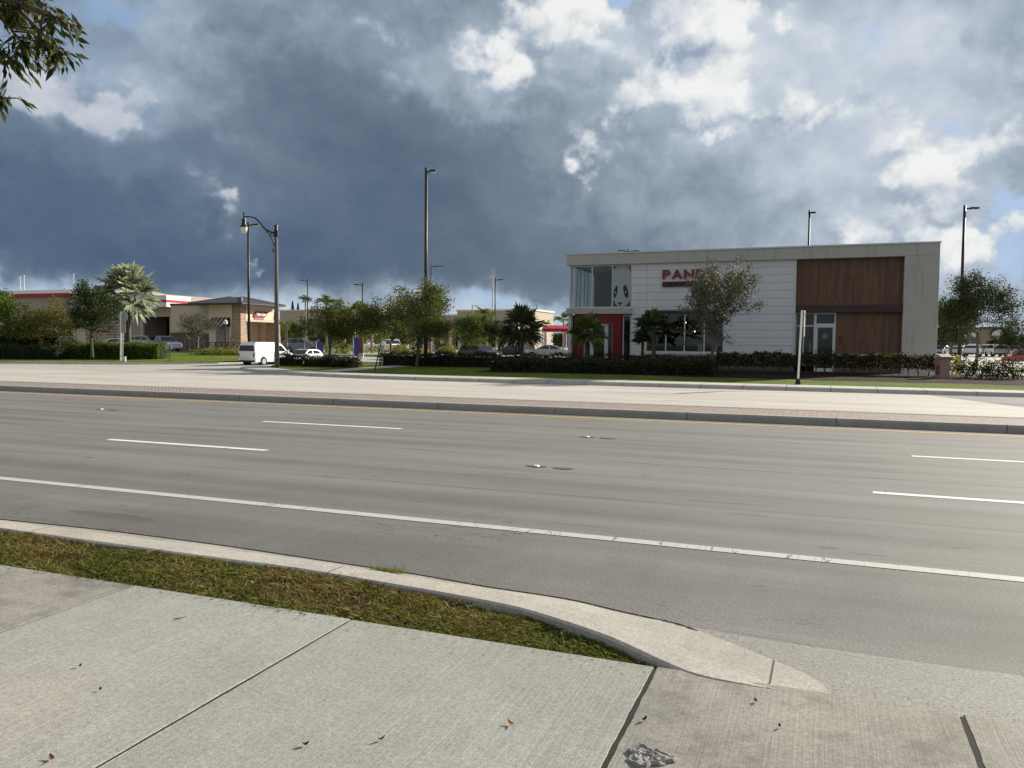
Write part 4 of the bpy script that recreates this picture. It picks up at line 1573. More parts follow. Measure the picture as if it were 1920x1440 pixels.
# side door and sidelight
xd0, xd1 = bx(1527), bx(1566)
zd = bz(1545, 609)
window(rb, X_B, xd0, Z0 + 0.25, zb0, YB + 0.14, [bx(1506)], [zd - 0.06], fw=0.07)
window(rb, xd0, X_C, zd, zb0, YB + 0.14, fw=0.08, name='transom_window')
dr = MB()
dr.box(xd0, xd0 + 0.16, YB + 0.12, YB + 0.20, Z0 - 0.1, zd)
dr.box(X_C - 0.16, X_C, YB + 0.12, YB + 0.20, Z0 - 0.1, zd)
dr.box(xd0 + 0.16, X_C - 0.16, YB + 0.12, YB + 0.20, zd - 0.16, zd)
dr.box(xd0 + 0.16, X_C - 0.16, YB + 0.12, YB + 0.20, 1.22, 1.34)
dr.box(xd0 + 0.16, X_C - 0.16, YB + 0.12, YB + 0.20, Z0 - 0.1, Z0 + 0.12)
do = dr.build('door', M_FRAME, rb)
g = MB()
g.box(xd0 + 0.16, X_C - 0.16, YB + 0.15, YB + 0.16, Z0, zd - 0.1)
g.build('pane', M_DARKGLASS, do)
h = MB()
h.tube([(xd0 + 0.10, YB + 0.06, 1.2), (xd0 + 0.10, YB + 0.06, 1.6)], 0.018, 6)
h.tube([(xd0 + 0.10, YB + 0.06, 1.25), (xd0 + 0.10, YB + 0.13, 1.25)], 0.012, 6)
h.tube([(xd0 + 0.10, YB + 0.06, 1.55), (xd0 + 0.10, YB + 0.13, 1.55)], 0.012, 6)
h.build('handle', M_BRONZE, do)
dec = MB()
cx_, cz_ = (xd0 + X_C) / 2, bz(1545, 630)
dec.add([(cx_, YB + 0.145, cz_)] + [(cx_ + 0.16 * math.cos(a), YB + 0.145, cz_ + 0.16 * math.sin(a)) for a in np.linspace(0, 2 * math.pi, 21)[:-1]], [(0, 1 + (k + 1) % 20, 1 + k) for k in range(20)])
dec.build('door_decal', plain('decal_grey', (0.20, 0.19, 0.18), 0.5, 0.4, 9), do)

# glazed corner tower over the red entrance
zg0, zg1 = bz(1120, 578), ZF
zl0 = bz(1120, 589)
XG = bx(1067)
gl = window(rb, XG, X_A - 0.02, zg0, zg1, YB - 0.05, [bx(1076), bx(1109), bx(1147)], fw=0.09, glass=M_GLASS, name='tower_window')
sw = MB()
for y in (YB - 0.05, YB + 2.0, YB + 4.0, YB + 5.9):
    sw.box(XG, XG + 0.09, y + 0.03, y + 0.12, zg0, zg1)
sw.box(XG + 0.003, XG + 0.087, YB + 0.07, YB + 5.9, zg1 - 0.09, zg1)
sw.box(XG + 0.003, XG + 0.087, YB + 0.07, YB + 5.9, zg0, zg0 + 0.09)
swo = sw.build('side_window', M_FRAME, rb)
g = MB()
g.add([(XG + 0.045, YB + 0.07, zg0 + 0.09), (XG + 0.045, YB + 5.9, zg0 + 0.09), (XG + 0.045, YB + 5.9, zg1 - 0.09), (XG + 0.045, YB + 0.07, zg1 - 0.09)], [(0, 1, 2, 3)])
g.build('pane', M_GLASS, swo)
fin = MB()  # white bars imitate the bright sky stripes seen through the side glazing
for k in range(5):
    y = YB + 0.7 + k * 0.95
    fin.box(XG + 0.20, XG + 0.27, y, y + 0.16, zg0 + 0.05, zg1 - 0.25)
fin.build('fin', plain('sky_stripe_white', (0.85, 0.88, 0.87), 0.5, 0.05), rb)
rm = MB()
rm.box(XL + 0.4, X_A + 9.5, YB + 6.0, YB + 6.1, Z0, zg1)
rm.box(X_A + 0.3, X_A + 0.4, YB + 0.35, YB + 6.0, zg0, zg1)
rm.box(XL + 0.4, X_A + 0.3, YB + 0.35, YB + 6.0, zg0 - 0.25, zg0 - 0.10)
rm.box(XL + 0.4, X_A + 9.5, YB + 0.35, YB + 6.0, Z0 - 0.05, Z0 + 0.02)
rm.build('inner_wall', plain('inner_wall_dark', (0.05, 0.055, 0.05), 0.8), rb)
led = MB()
led.box(XL + 0.03, X_A + 0.05, YB - 0.40, YB + 0.2, zl0, zg0)
led.build('ledge', plain('ledge_metal', (0.46, 0.44, 0.40), 0.5, 0.12), rb, bevel=0.02)
pst = MB()
pst.box(XL + 0.12, XL + 0.34, YB - 0.2, YB + 0.05, Z0 - 0.3, zl0)
pst.build('corner_post', M_FRAME, rb)
# red portal with its opening
rx0, rx1 = bx(1079), bx(1166)
ox0, ox1 = bx(1096), bx(1150)
oz = bz(1130, 606.5)
red = MB()
red.box(rx0, ox0, YB - 0.30, YB + 0.1, Z0 - 0.3, zl0)
red.box(ox1, rx1, YB - 0.30, YB + 0.1, Z0 - 0.3, zl0)
red.box(ox0, ox1, YB - 0.30, YB + 0.1, oz, zl0)
red.build('red_portal', M_RED, rb)
window(rb, rx1 + 0.05, X_A - 0.02, Z0 + 0.2, zl0 - 0.05, YB - 0.05, fw=0.08)
window(rb, XL + 0.36, rx0 - 0.02, Z0 + 0.2, zl0 - 0.05, YB - 0.05, fw=0.05)
window(rb, ox0, bx(1109), Z0 + 0.1, oz, YB - 0.15, fw=0.06, name='sidelight')
window(rb, bx(1139.5), ox1, Z0 + 0.1, oz, YB - 0.15, fw=0.06, name='sidelight')
ed = MB()
e0, e1 = bx(1109.3), bx(1139.2)
ez = oz - 0.25
ed.box(e0, e0 + 0.18, YB - 0.17, YB - 0.08, Z0 - 0.1, oz)
ed.box(e1 - 0.18, e1, YB - 0.17, YB - 0.08, Z0 - 0.1, oz)
ed.box(e0 + 0.18, e1 - 0.18, YB - 0.17, YB - 0.08, ez, oz)
ed.box(e0 + 0.18, e1 - 0.18, YB - 0.17, YB - 0.08, Z0 - 0.1, Z0 + 0.15)
edo = ed.build('entrance_door', M_FRAME, rb)
g = MB()
g.box(e0 + 0.18, e1 - 0.18, YB - 0.13, YB - 0.12, Z0 + 0.15, ez)
g.build('pane', M_DARKGLASS, edo)

# emblem on the tower glass: a pale face with dark eye patches
M_DECAL = plain('pale_decal', (0.36, 0.41, 0.40), 0.4, 0.12, 2)
M_DECALD = plain('dark_decal', (0.02, 0.026, 0.028), 0.3, 0.1, 2)
ye = YB - 0.062


def fill(mb_, pts, y, mi=0):
    tri = tessellate_polygon([[Vector((p[0], p[1], 0)) for p in pts]])
    vs = [(p[0], y, p[1]) for p in pts]
    fs = []
    for t_ in tri:
        a, b_, c_ = (Vector(vs[i]) for i in t_)
        fs.append(tuple(t_) if (b_ - a).cross(c_ - a).y < 0 else (t_[2], t_[1], t_[0]))
    mb_.add(vs, fs, mi)


def pz(px, py):
    r = ray(px, py)
    return (r.x * ye / r.y, H + r.z * ye / r.y)


emb = MB()
fill(emb, [pz(*p) for p in ((1148.2, 516), (1151, 506), (1156, 501), (1163, 498.8), (1172, 498.8), (1178, 500), (1182.4, 510), (1183, 520), (1183, 556), (1181.5, 563), (1176, 571), (1170, 575.5), (1165, 577), (1159, 575), (1153, 568), (1149.5, 561), (1148.2, 555))], ye, 0)


def oval(cx, cy, rx, ry, ang, y, mi, n=18):
    pts = []
    for k in range(n):
        a = 2 * math.pi * k / n
        ex, ey = rx * math.cos(a), ry * math.sin(a)
        pts.append(pz(cx + ex * math.cos(ang) - ey * math.sin(ang), cy + ex * math.sin(ang) + ey * math.cos(ang)))
    fill(emb, pts, y, mi)


oval(1154.3, 547, 3.2, 12.0, 0.20, ye - 0.003, 1)
oval(1173.4, 546.5, 4.4, 12.8, -0.20, ye - 0.003, 1)
oval(1153.8, 548.5, 0.9, 1.6, 0, ye - 0.006, 2)
oval(1173.2, 547.5, 0.9, 1.6, 0, ye - 0.006, 2)
fill(emb, [pz(*p) for p in ((1158, 566.8), (1166.3, 567), (1165.8, 569.4), (1164, 570.2), (1163, 573.6), (1161.6, 573.6), (1161, 570.4), (1159, 569.4))], ye - 0.003, 1)
emb.build('window_emblem', [M_DECAL, M_DECALD, M_WHITE], rb)


def text_mesh(name, body, size, mat, parent, origin, xaxis, zaxis, extrude=0.04, width=None, height=None, shear=0.0, bold=0.0, space=1.0):
    cu = bpy.data.curves.new(name, 'FONT')
    cu.body = body
    cu.size = size
    cu.extrude = extrude
    cu.offset = bold
    cu.shear = shear
    cu.space_character = space
    to = bpy.data.objects.new(name, cu)
    COL.objects.link(to)
    bpy.context.view_layer.update()
    me = bpy.data.meshes.new_from_object(to.evaluated_get(bpy.context.evaluated_depsgraph_get()))
    bpy.data.objects.remove(to)
    co = np.zeros(len(me.vertices) * 3)
    me.vertices.foreach_get('co', co)
    co = co.reshape(-1, 3)
    mn, mx_ = co.min(0), co.max(0)
    sx = width / (mx_[0] - mn[0]) if width else 1
    sy = height / (mx_[1] - mn[1]) if height else 1
    xa, za = np.array(xaxis, dtype=float), np.array(zaxis, dtype=float)
    ya = np.cross(xa, za)
    off = np.array(OFF[parent.name])
    out = np.array(origin) - off + np.outer((co[:, 0] - mn[0]) * sx, xa) + np.outer((co[:, 1] - mn[1]) * sy, za) + np.outer(co[:, 2], ya)
    me.vertices.foreach_set('co', out.ravel())
    me.materials.append(mat)
    me.update()
    o = link(bpy.data.objects.new(name, me), parent)
    OFF[o.name] = OFF[parent.name]
    return o


ysg = ys0 - 0.10
sx0, sx1 = bx(1241), bx(1341)
lz0, lz1 = bz(1260, 523.5), bz(1260, 506.5)
lw_ = (sx1 - sx0)
for ch, u0, u1 in (('P', 0.0, 0.150), ('A', 0.175, 0.375), ('N', 0.405, 0.585), ('D', 0.625, 0.795), ('A', 0.80, 1.0)):
    text_mesh('sign_letter', ch, 1.0, M_SIGNRED, rb, (sx0 + lw_ * u0, ysg, lz0), (1, 0, 0), (0, 0, 1), 0.06, width=lw_ * (u1 - u0), height=lz1 - lz0, bold=0.020)
sbz0, sbz1 = bz(1260, 538), bz(1260, 528.6)
sb = MB()
sb.box(sx0, sx1, ysg - 0.03, ys0 - 0.003, sbz0, sbz1)
sbo = sb.build('sign_board', plain('sign_board_dark', (0.020, 0.006, 0.010), 0.4, 0.1), rb)
for k_, ch in enumerate('EXPRESS'):
    text_mesh('board_letter', ch, 0.3, plain('dim_red', (0.13, 0.03, 0.045), 0.4), sbo, (sx0 + 0.18 + k_ * (lw_ - 0.3) / 7, ysg - 0.036, sbz0 + 0.07), (1, 0, 0), (0, 0, 1), 0.005, width=0.17, height=sbz1 - sbz0 - 0.14)
# lit pendant lamps inside the dining room
M_BULB = emit_mat('lit_bulb', (1.0, 0.93, 0.80), 6.0)
for px, py in ((1279.5, 604), (1297, 621), (1254.5, 631)):
    x, z = bx(px), bz(px, py)
    t = MB().lathe((x, YB + 1.2, z), [(-0.05, 0.01), (-0.03, 0.045), (0.03, 0.045), (0.05, 0.01)], 10).build('pendant_lamp', M_BULB, rb)
    MB().tube([(x, YB + 1.2, z + 0.05), (x, YB + 1.2, zg1)], 0.008, 5).build('cord', M_DARK, t)
# wall hydrant connection on the brown wall
mb = MB()
xh, zh = bx(1575), bz(1575, 633)
mb.lathe((xh, YB + 0.12, zh), [(-0.08, 0.05), (0.0, 0.07), (0.08, 0.05)], 8)
mb.tube([(xh, YB + 0.13, zh - 0.08), (xh, YB + 0.13, zh - 0.5)], 0.025, 6)
mb.build('wall_hydrant', plain('oxide_red', (0.14, 0.025, 0.015), 0.6), rb)

# ------------------------------------------------------------------ street furniture
VR = Vector((right0.x, right0.y, 0))
VB = Vector((-right0.y, right0.x, 0))


def W(px, py, d):                      # point at pixel and distance
    p = col(px, d)
    return Vector((p.x, p.y, zat(px, py, d)))


# ornate street lamp on the corner
dl = 49.7
b0 = W(519, 690, dl)
t = thing('street_lamp', 'ornate black bracket street lamp with frosted globe on the corner', 'street lamp', b0)
zt_ = zat(519, 424, dl)
ax = b0.copy()
tall = zt_ - b0.z


def lp(px, py):                        # a point of the lamp in its own plane
    return Vector((b0.x, b0.y, 0)) + VR * ((px - 517) * dl / F) + Vector((0, 0, zat(517, py, dl)))


mb = MB().tube([b0 - Vector((0, 0, 0.2)), b0 + Vector((0, 0, tall * 0.5)), b0 + Vector((0, 0, tall * 0.96))], [0.155, 0.125, 0.095], 12)
mb.build('pole', plain('aggregate_pole', (0.12, 0.105, 0.10), 0.75, 0.35, 25), t, smooth=True)
zc = zat(519, 438, dl)
MB().lathe((b0.x, b0.y, 0), [(zc - 0.25, 0.11), (zc - 0.2, 0.15), (zc + 0.1, 0.16), (zc + 0.15, 0.11), (zt_ - 0.1, 0.085), (zt_ - 0.08, 0.13), (zt_, 0.11), (zt_ + 0.05, 0.02)], 12).build('pole_cap', M_BLACKMETAL, t, smooth=False)
arm = [lp(*p) for p in ((517, 439), (508, 437), (499, 433), (492, 426), (485, 417), (478, 411), (468, 408.5), (458, 408.5))]
MB().tube(arm, [0.06, 0.055, 0.055, 0.05, 0.05, 0.045, 0.04, 0.04], 8).build('arm', M_BLACKMETAL, t, smooth=True)
mb = MB().tube([lp(*p) for p in ((497, 432), (504, 441), (509, 450), (513, 460), (516, 468))], 0.035, 6)
for cx, cy, rr in ((509.3, 441, 2.6), (511.5, 471, 2.4)):
    mb.tube([lp(cx + rr * math.cos(a), cy + rr * math.sin(a)) for a in np.linspace(0.4, 5.6, 14)], 0.028, 5)
mb.build('brace', M_BLACKMETAL, t)
q = lp(457.2, 428)
MB().lathe(q, [(0.0, 0.24), (0.06, 0.21), (0.16, 0.15), (0.40, 0.12), (0.42, 0.15), (0.50, 0.13), (0.52, 0.05), (0.80, 0.045), (0.83, 0.07), (0.92, 0.02)], 12).build('lamp_housing', M_BLACKMETAL, t)
MB().lathe(q, [(-0.38, 0.05), (-0.34, 0.13), (-0.2, 0.19), (-0.02, 0.21), (0.0, 0.2)], 14).build('globe', M_FROST, t, smooth=True)


def lot_light(label, px, d, topy, arms, basez, r=0.11, armlen=1.0, flood=False):
    p = col(px, d)
    ztop = zat(px, topy, d)
    t_ = thing('lot_light', label, 'light pole', (p.x, p.y, basez), 'tall light poles of the parking lots')
    m_ = MB()
    m_.tube([(p.x, p.y, basez + 0.6), (p.x, p.y, ztop)], [r * 1.05, r * 0.8], 10)
    m_.build('pole', M_BRONZE, t_, smooth=True)
    m_ = MB()
    m_.tube([(p.x, p.y, basez - 0.1), (p.x, p.y, basez + 0.7)], 0.32, 12)
    m_.build('footing', M_POLECON, t_, smooth=False)
    for s_ in arms:
        m_ = MB()
        q_ = Vector((p.x, p.y, ztop - 0.25))
        m_.obox(q_ + VR * s_ * (armlen * 0.22), VR, VB, (0, 0, 1), armlen * 0.25, 0.05, 0.05)
        a_ = m_.build('arm', M_BRONZE, t_)
        m_ = MB()
        m_.obox(q_ + VR * s_ * (armlen * 0.75) + Vector((0, 0, 0.03)), VR, VB, (0, 0, 1), armlen * 0.32, 0.2, 0.07)
        m_.build('lamp_head', M_BRONZE, t_, bevel=0.03)
        m_ = MB()
        m_.obox(q_ + VR * s_ * (armlen * 0.75) - Vector((0, 0, 0.05)), VR, VB, (0, 0, 1), armlen * 0.26, 0.16, 0.01)
        m_.build('lens', M_FROST, t_)
    return t_


lot_light('tall dark light pole standing behind the corner street lamp', 467, 66, 418, (1,), gz(-40, 54), 0.11, 0.85)
lot_light('tallest dark light pole, rising out of the leafy tree left of the restaurant', 798, 54, 318, (1,), gz(-24, 48), 0.12, 0.62)
lot_light('thin light pole close beside the tallest one, with one arm', 808, 109, 497, (1,), 0.6, 0.10, 1.7)
lot_light('light pole in front of the cream shops with thin mast behind it', 928, 110, 522, (1,), 0.6, 0.10, 1.0)
lot_light('light pole standing behind the feathery palm near the diner', 577, 130, 524, (-1,), 0.6, 0.11, 1.0)
lot_light('light pole with left arm above the blue feather flags', 680, 100, 531, (-1,), gz(0, 80), 0.10, 1.0)
lot_light('short looking far light pole hidden in the leafy tree top', 782, 160, 547, (-1,), 0.6, 0.11, 1.3)
lot_light('light pole seen end on above the brown half of the restaurant', 1511, 66, 396, (0.45,), gz(0, 66), 0.10, 0.7)
lot_light('twin armed lamp head showing just above the restaurant roof', 1176, 88, 468, (-1, 1), 0.6, 0.10, 1.1)
lot_light('tall light pole right of the restaurant rising from the oak', 1799, 60, 387, (1,), gz(0, 56), 0.12, 0.95)
lot_light('far light pole peeping over the left part of the cream shop parapet', 885, 210, 572, (1,), 0.6, 0.13, 1.6)
lot_light('far light pole peeping over the bright end wall of the cream shops', 1006, 215, 571, (-1,), 0.6, 0.13, 0.9)

# radio mast far behind
d = 260
p = col(923, d)
t = thing('radio_mast', 'thin grey radio mast with antennas far behind the shops', 'mast', (p.x, p.y, 0.6))
zt_ = zat(923, 516, d)
MB().tube([(p.x, p.y, 0.6), (p.x, p.y, zt_)], [0.20, 0.16], 8).build('pole', M_GALV, t)
mb = MB()
for s_, y in ((-0.3, 503), (0.5, 501)):
    q = Vector((p.x, p.y, 0)) + VR * s_
    mb.tube([(q.x, q.y, zt_ - 1), (q.x, q.y, zat(923, y, d))], 0.07, 6)
mb.obox((p.x, p.y, zt_), VR, VB, (0, 0, 1), 0.9, 0.12, 0.1)
mb.obox(Vector((p.x, p.y, zt_ - 0.6)) - VR * 0.9, VR, VB, (0, 0, 1), 0.2, 0.2, 0.7)
mb.build('antenna', M_GALV, t)

# sign assembly seen from behind, left lawn
d = 63
b0 = at(226, 677, 0.16)
d = b0.y / ray(226, 677).y
t = thing('road_sign', 'road sign seen from behind with round plate over tall plate on white post', 'sign', b0, 'road signs seen from behind or edge on')
zt_ = zat(230, 585, d)
MB().tube([b0, (b0.x + 0.12, b0.y, zt_)], 0.055, 8).build('post', M_WHITE, t)
mb = MB()
c = W(232, 594.5, d) + VB * -0.07
n = 16
ring = [c + VR * (0.38 * math.cos(a)) + Vector((0, 0, 0.42 * math.sin(a))) for a in np.linspace(0, 2 * math.pi, n + 1)[:-1]]
mb.add(ring + [v + VB * 0.02 for v in ring], [tuple(range(n)), tuple(range(2 * n - 1, n - 1, -1))] + [(i, i + n, (i + 1) % n + n, (i + 1) % n) for i in range(n)])
mb.build('round_plate', M_SIGNBACK, t)
c = W(230.5, 613.5, d) + VB * -0.07
MB().obox(c, VR, VB, (0, 0, 1), 0.25, 0.012, 0.43).build('tall_plate', M_SIGNBACK, t)
q = b0 + VR * 0.16
MB().tube([(q.x, q.y, b0.z), (q.x + 0.1, q.y, zat(232, 640, d) + 1.0)], 0.03, 6).build('stay', M_GALV, t)
# small cabinet at its foot
q = at(232, 678, 0.17)
t = thing('utility_cabinet', 'small pale utility cabinet at the foot of the sign post', 'cabinet', q)
MB().box(q.x - 0.14, q.x + 0.14, q.y - 0.1, q.y + 0.12, q.z, q.z + 0.36).build('housing', M_WHITE, t, bevel=0.02)
MB().box(q.x - 0.16, q.x + 0.16, q.y - 0.12, q.y + 0.14, q.z + 0.36, q.z + 0.40).build('lid', M_GALV, t, bevel=0.01)
# drain mark on the left lawn kerb
# yard sign on a thin stake
q = at(319, 680, 0.17)
d = q.y / ray(319, 680).y
t = thing('yard_sign', 'small grey sign on a thin dark stake on the left lawn', 'sign', q)
MB().tube([q, (q.x - 0.05, q.y, zat(318, 650, d))], 0.025, 6).build('stake', M_BLACKMETAL, t)
MB().obox(W(316.5, 650, d) - VB * 0.04, VR, VB, (0, 0, 1), 0.24, 0.015, 0.20).build('plate', M_SIGNBACK, t)
# street sign right: edge-on plates
b0 = at(1496, 720, 0.19)
d = b0.y / ray(1496, 720).y
t = thing('road_sign', 'white square post with plates seen edge on, on the lawn before the restaurant', 'sign', b0, 'road signs seen from behind or edge on')
tp = Vector((b0.x + 0.09, b0.y, zat(1499, 582, d)))
MB().tube([b0, tp], 0.048, 8).build('post', plain('pale_post', (0.80, 0.80, 0.77), 0.5, 0.05), t)
MB().tube([b0 - Vector((0, 0, 0.05)), b0 + Vector((0.0, 0, 0.22))], [0.13, 0.08], 8).build('post_base', M_BLACKMETAL, t)
pn = (Vector((1, 0, 0)) * math.sin(R(4)) + Vector((0, 1, 0)) * math.cos(R(4)))
px_ = Vector((pn.y, -pn.x, 0))
for cy, hz, hw in ((602, 0.36, 0.30), (622, 0.20, 0.24), (588, 0.13, 0.34)):
    c = Vector((tp.x + 0.10, b0.y + 0.3, zat(1500, cy, d)))
    MB().obox(c, pn, px_, (0, 0, 1), hw, 0.008, hz).build('sign_plate', M_SIGNBACK, t)
# leaning stake with a pale plate
b0 = at(702, 697, 0.18)
d = b0.y / ray(702, 697).y
t = thing('leaning_sign', 'dark leaning stake with a small weathered plate beside the hedge end', 'sign', b0)
tp = W(715.5, 640, d)
MB().tube([b0, tp], 0.035, 6).build('stake', M_BLACKMETAL, t)
MB().obox(W(716.5, 654, d) - VB * 0.05, VR * 0.9 + Vector((0, 0, 0.25)), VB, Vector((0, 0, 1)) * 0.97 + VR * 0.25, 0.11, 0.02, 0.20).build('plate', M_SIGNBACK, t)
MB().obox(W(719, 643, d) - VB * 0.04, VR, VB, (0, 0, 1), 0.10, 0.05, 0.09).build('plate_cap', M_WHITE, t)
# feather flags
M_BLUE = plain('blue_flag', (0.035, 0.04, 0.22), 0.7, 0.3, 3)
for px, d, y0, y1, w, lb in ((600, 68, 671, 640, 0.26, 'blue feather flag beside the white hatchback'), (668, 74, 669, 633, 0.22, 'blue feather flag standing beside the brick red pylon')):
    p = col(px, d)
    z0, z1 = zat(px, y0, d), zat(px, y1, d)
    t = thing('feather_flag', lb, 'flag', (p.x, p.y, z0), 'blue feather flags')
    c = Vector((p.x, p.y, 0))
    MB().tube([c + Vector((0, 0, z0)) - VR * w, c + Vector((0, 0, z1)) - VR * w * 1.3, c + Vector((0, 0, z1 + 0.08)) - VR * w * 0.4], 0.02, 6).build('pole', M_WHITE, t)
    nz = 10
    vs, fs = [], []
    for k in range(nz + 1):
        u = k / nz
        wz = math.sin(u * 7) * 0.05
        a_ = c + Vector((0, 0, z0 + 0.15 + (z1 - z0 - 0.15) * u))
        ww = w * (1.1 - 0.6 * max(0, u - 0.75) * 4 * 0.7)
        vs += [a_ - VR * w + VB * wz, a_ + VB * (wz - 0.05), a_ + VR * ww * (0.9) + VB * wz]
    for k in range(nz):
        fs += [(k * 3, k * 3 + 1, k * 3 + 4, k * 3 + 3), (k * 3 + 1, k * 3 + 2, k * 3 + 5, k * 3 + 4)]
    MB().add(vs, fs).build('banner', M_BLUE, t, smooth=True)
p = col(676, 76)
t = thing('sign_pylon', 'brick red mottled pylon sign beside the blue flag', 'sign', (p.x, p.y, zat(676, 668, 76)))
z0, z1 = zat(676, 668, 76), zat(676, 634, 76)
MB().obox((p.x, p.y, (z0 + z1) / 2 + 0.1), VR, VB, (0, 0, 1), 0.26, 0.12, (z1 - z0) / 2 - 0.1).build('panel', plain('mottled_red', (0.14, 0.05, 0.04), 0.7, 0.9, 5), t, bevel=0.04)
MB().obox((p.x, p.y, z0 + 0.12), VR, VB, (0, 0, 1), 0.3, 0.2, 0.18).build('plinth', M_POLECON, t)

# stucco meter pillar with a pitched cap
b0 = at(1768, 712, 0.21)
d = b0.y / ray(1768, 712).y
zt_ = zat(1768, 664, d)
t = thing('meter_pillar', 'pinkish stucco utility pillar with pale pitched cap in the mulch bed', 'utility pillar', b0)
a1 = Vector((math.cos(R(28)), math.sin(R(28)), 0))
a2 = Vector((-a1.y, a1.x, 0))
hb = (zt_ - b0.z) - 0.16
c = Vector((b0.x, b0.y + 0.3, b0.z))
m_ = MB()
m_.obox(c + Vector((0, 0, hb / 2)), a1, a2, (0, 0, 1), 0.25, 0.22, hb / 2)
m_.build('pillar_body', plain('pink_stucco', (0.40, 0.25, 0.20), 0.85, 0.15, 6), t, bevel=0.015)
m_ = MB()
top_ = c + Vector((0, 0, hb))
vs = []
for s1 in (-1, 1):
    for (u, z) in ((-0.33, 0.0), (0.33, 0.0), (0.33, 0.03), (0.0, 0.17), (-0.33, 0.03)):
        vs.append(top_ + a1 * (0.31 * s1) + a2 * u + Vector((0, 0, z)))
m_.add(vs, [(4, 3, 2, 1, 0), (5, 6, 7, 8, 9), (0, 1, 6, 5), (1, 2, 7, 6), (2, 3, 8, 7), (3, 4, 9, 8), (4, 0, 5, 9)])
m_.build('cap', plain('pale_cap', (0.55, 0.47, 0.40), 0.8, 0.1, 6), t)
m_ = MB()
pts = [(-0.13, 0.25), (0.13, 0.25), (0.13, 0.62), (0.09, 0.72), (0.0, 0.77), (-0.09, 0.72), (-0.13, 0.62)]
vs = [c - a1 * 0.257 + a2 * u + Vector((0, 0, z)) for u, z in pts]
m_.add(vs, [tuple(range(7))])
m_.build('meter_door', plain('rust_door', (0.22, 0.08, 0.055), 0.7, 0.3, 8), t)
# yellow bollard behind the shrubs
p = col(1796, 46)
z0, z1 = gz(p.x, p.y), zat(1796, 666, 46)
t = thing('bollard', 'yellow bollard behind the shrubs right of the restaurant', 'bollard', (p.x, p.y, z0))
MB().lathe((p.x, p.y, z0), [(0, 0.11), (z1 - z0 - 0.08, 0.11), (z1 - z0 - 0.02, 0.08), (z1 - z0, 0.02)], 12).build('sleeve', plain('bollard_yellow', (0.55, 0.40, 0.03), 0.5), t)
# yellow sandwich board in front of the white hatchback
p = col(798, 62)
z0 = zat(798, 668, 62)
t = thing('sandwich_board', 'yellow folding pavement board in front of the white car', 'sign', (p.x, p.y, z0))
m_ = MB()
for s_ in (-1, 1):
    m_.obox(Vector((p.x, p.y, z0 + 0.3)) + VB * 0.12 * s_, VR, VB, Vector((0, 0, 1)) - VB * 0.35 * s_, 0.30, 0.015, 0.26)
m_.build('board', plain('board_yellow', (0.62, 0.42, 0.02), 0.5, 0.3, 5), t)

# ------------------------------------------------------------------ vehicles
CARS = {
    'sedan': dict(W=1.82, H=1.46, L=4.7, belt=0.98, prof=[(-2.30, .30), (-2.34, .62), (-2.28, .90), (-1.72, .98), (-1.05, 1.36), (-.45, 1.46), (.25, 1.42), (1.05, .98), (1.85, .86), (2.22, .70), (2.34, .48), (2.25, .24), (-2.2, .24)], r=3, f=7,
                  side=[[(-1.38, 1.02), (-.95, 1.30), (-.48, 1.38), (-.38, 1.38), (-.38, 1.02)], [(-.30, 1.02), (-.30, 1.38), (.22, 1.35), (.82, 1.02)]]),
    'suv': dict(W=1.88, H=1.72, L=4.6, belt=1.10, prof=[(-2.22, .35), (-2.28, .75), (-2.20, 1.10), (-1.98, 1.52), (-1.70, 1.66), (-.5, 1.72), (.25, 1.66), (1.02, 1.10), (1.85, 1.0), (2.2, .84), (2.28, .55), (2.18, .30), (-2.15, .30)], r=2, f=7,
                side=[[(-1.95, 1.16), (-1.78, 1.50), (-1.2, 1.58), (-1.2, 1.16)], [(-1.12, 1.16), (-1.12, 1.58), (-.35, 1.61), (-.35, 1.16)], [(-.27, 1.16), (-.27, 1.61), (.22, 1.57), (.80, 1.16)]]),
    'hatch': dict(W=1.80, H=1.52, L=4.2, belt=1.00, prof=[(-2.02, .32), (-2.08, .70), (-2.0, 1.00), (-1.72, 1.34), (-1.40, 1.46), (-.4, 1.52), (.3, 1.46), (1.12, 1.00), (1.75, .88), (2.03, .72), (2.1, .48), (2.0, .25), (-1.95, .25)], r=2, f=7,
                  side=[[(-1.66, 1.05), (-1.48, 1.30), (-1.2, 1.37), (-.38, 1.41), (-.38, 1.05)], [(-.30, 1.05), (-.30, 1.41), (.27, 1.37), (.86, 1.05)]]),
    'van': dict(W=1.74, H=1.88, L=4.7, belt=1.08, prof=[(-2.33, .28), (-2.38, .70), (-2.36, 1.08), (-2.28, 1.68), (-2.1, 1.86), (-1.0, 1.88), (.55, 1.86), (.95, 1.72), (1.62, 1.08), (2.15, .95), (2.34, .70), (2.32, .28)], r=2, f=8,
                side=[[(.10, 1.12), (.10, 1.60), (.75, 1.60), (.98, 1.50), (1.36, 1.12)]]),
    'pickup': dict(W=1.95, H=1.85, L=5.6, belt=1.18, prof=[(-2.78, .50), (-2.82, 1.08), (-.92, 1.10), (-.88, 1.18), (-.75, 1.74), (-.2, 1.85), (.55, 1.80), (1.22, 1.18), (2.4, 1.06), (2.75, .92), (2.82, .5), (2.7, .36), (-2.7, .40)], r=3, f=7,
                   side=[[(-.72, 1.22), (-.62, 1.66), (-.05, 1.74), (-.05, 1.22)], [(.03, 1.22), (.03, 1.74), (.5, 1.69), (.98, 1.22)]]),
}
PAINTS = {}


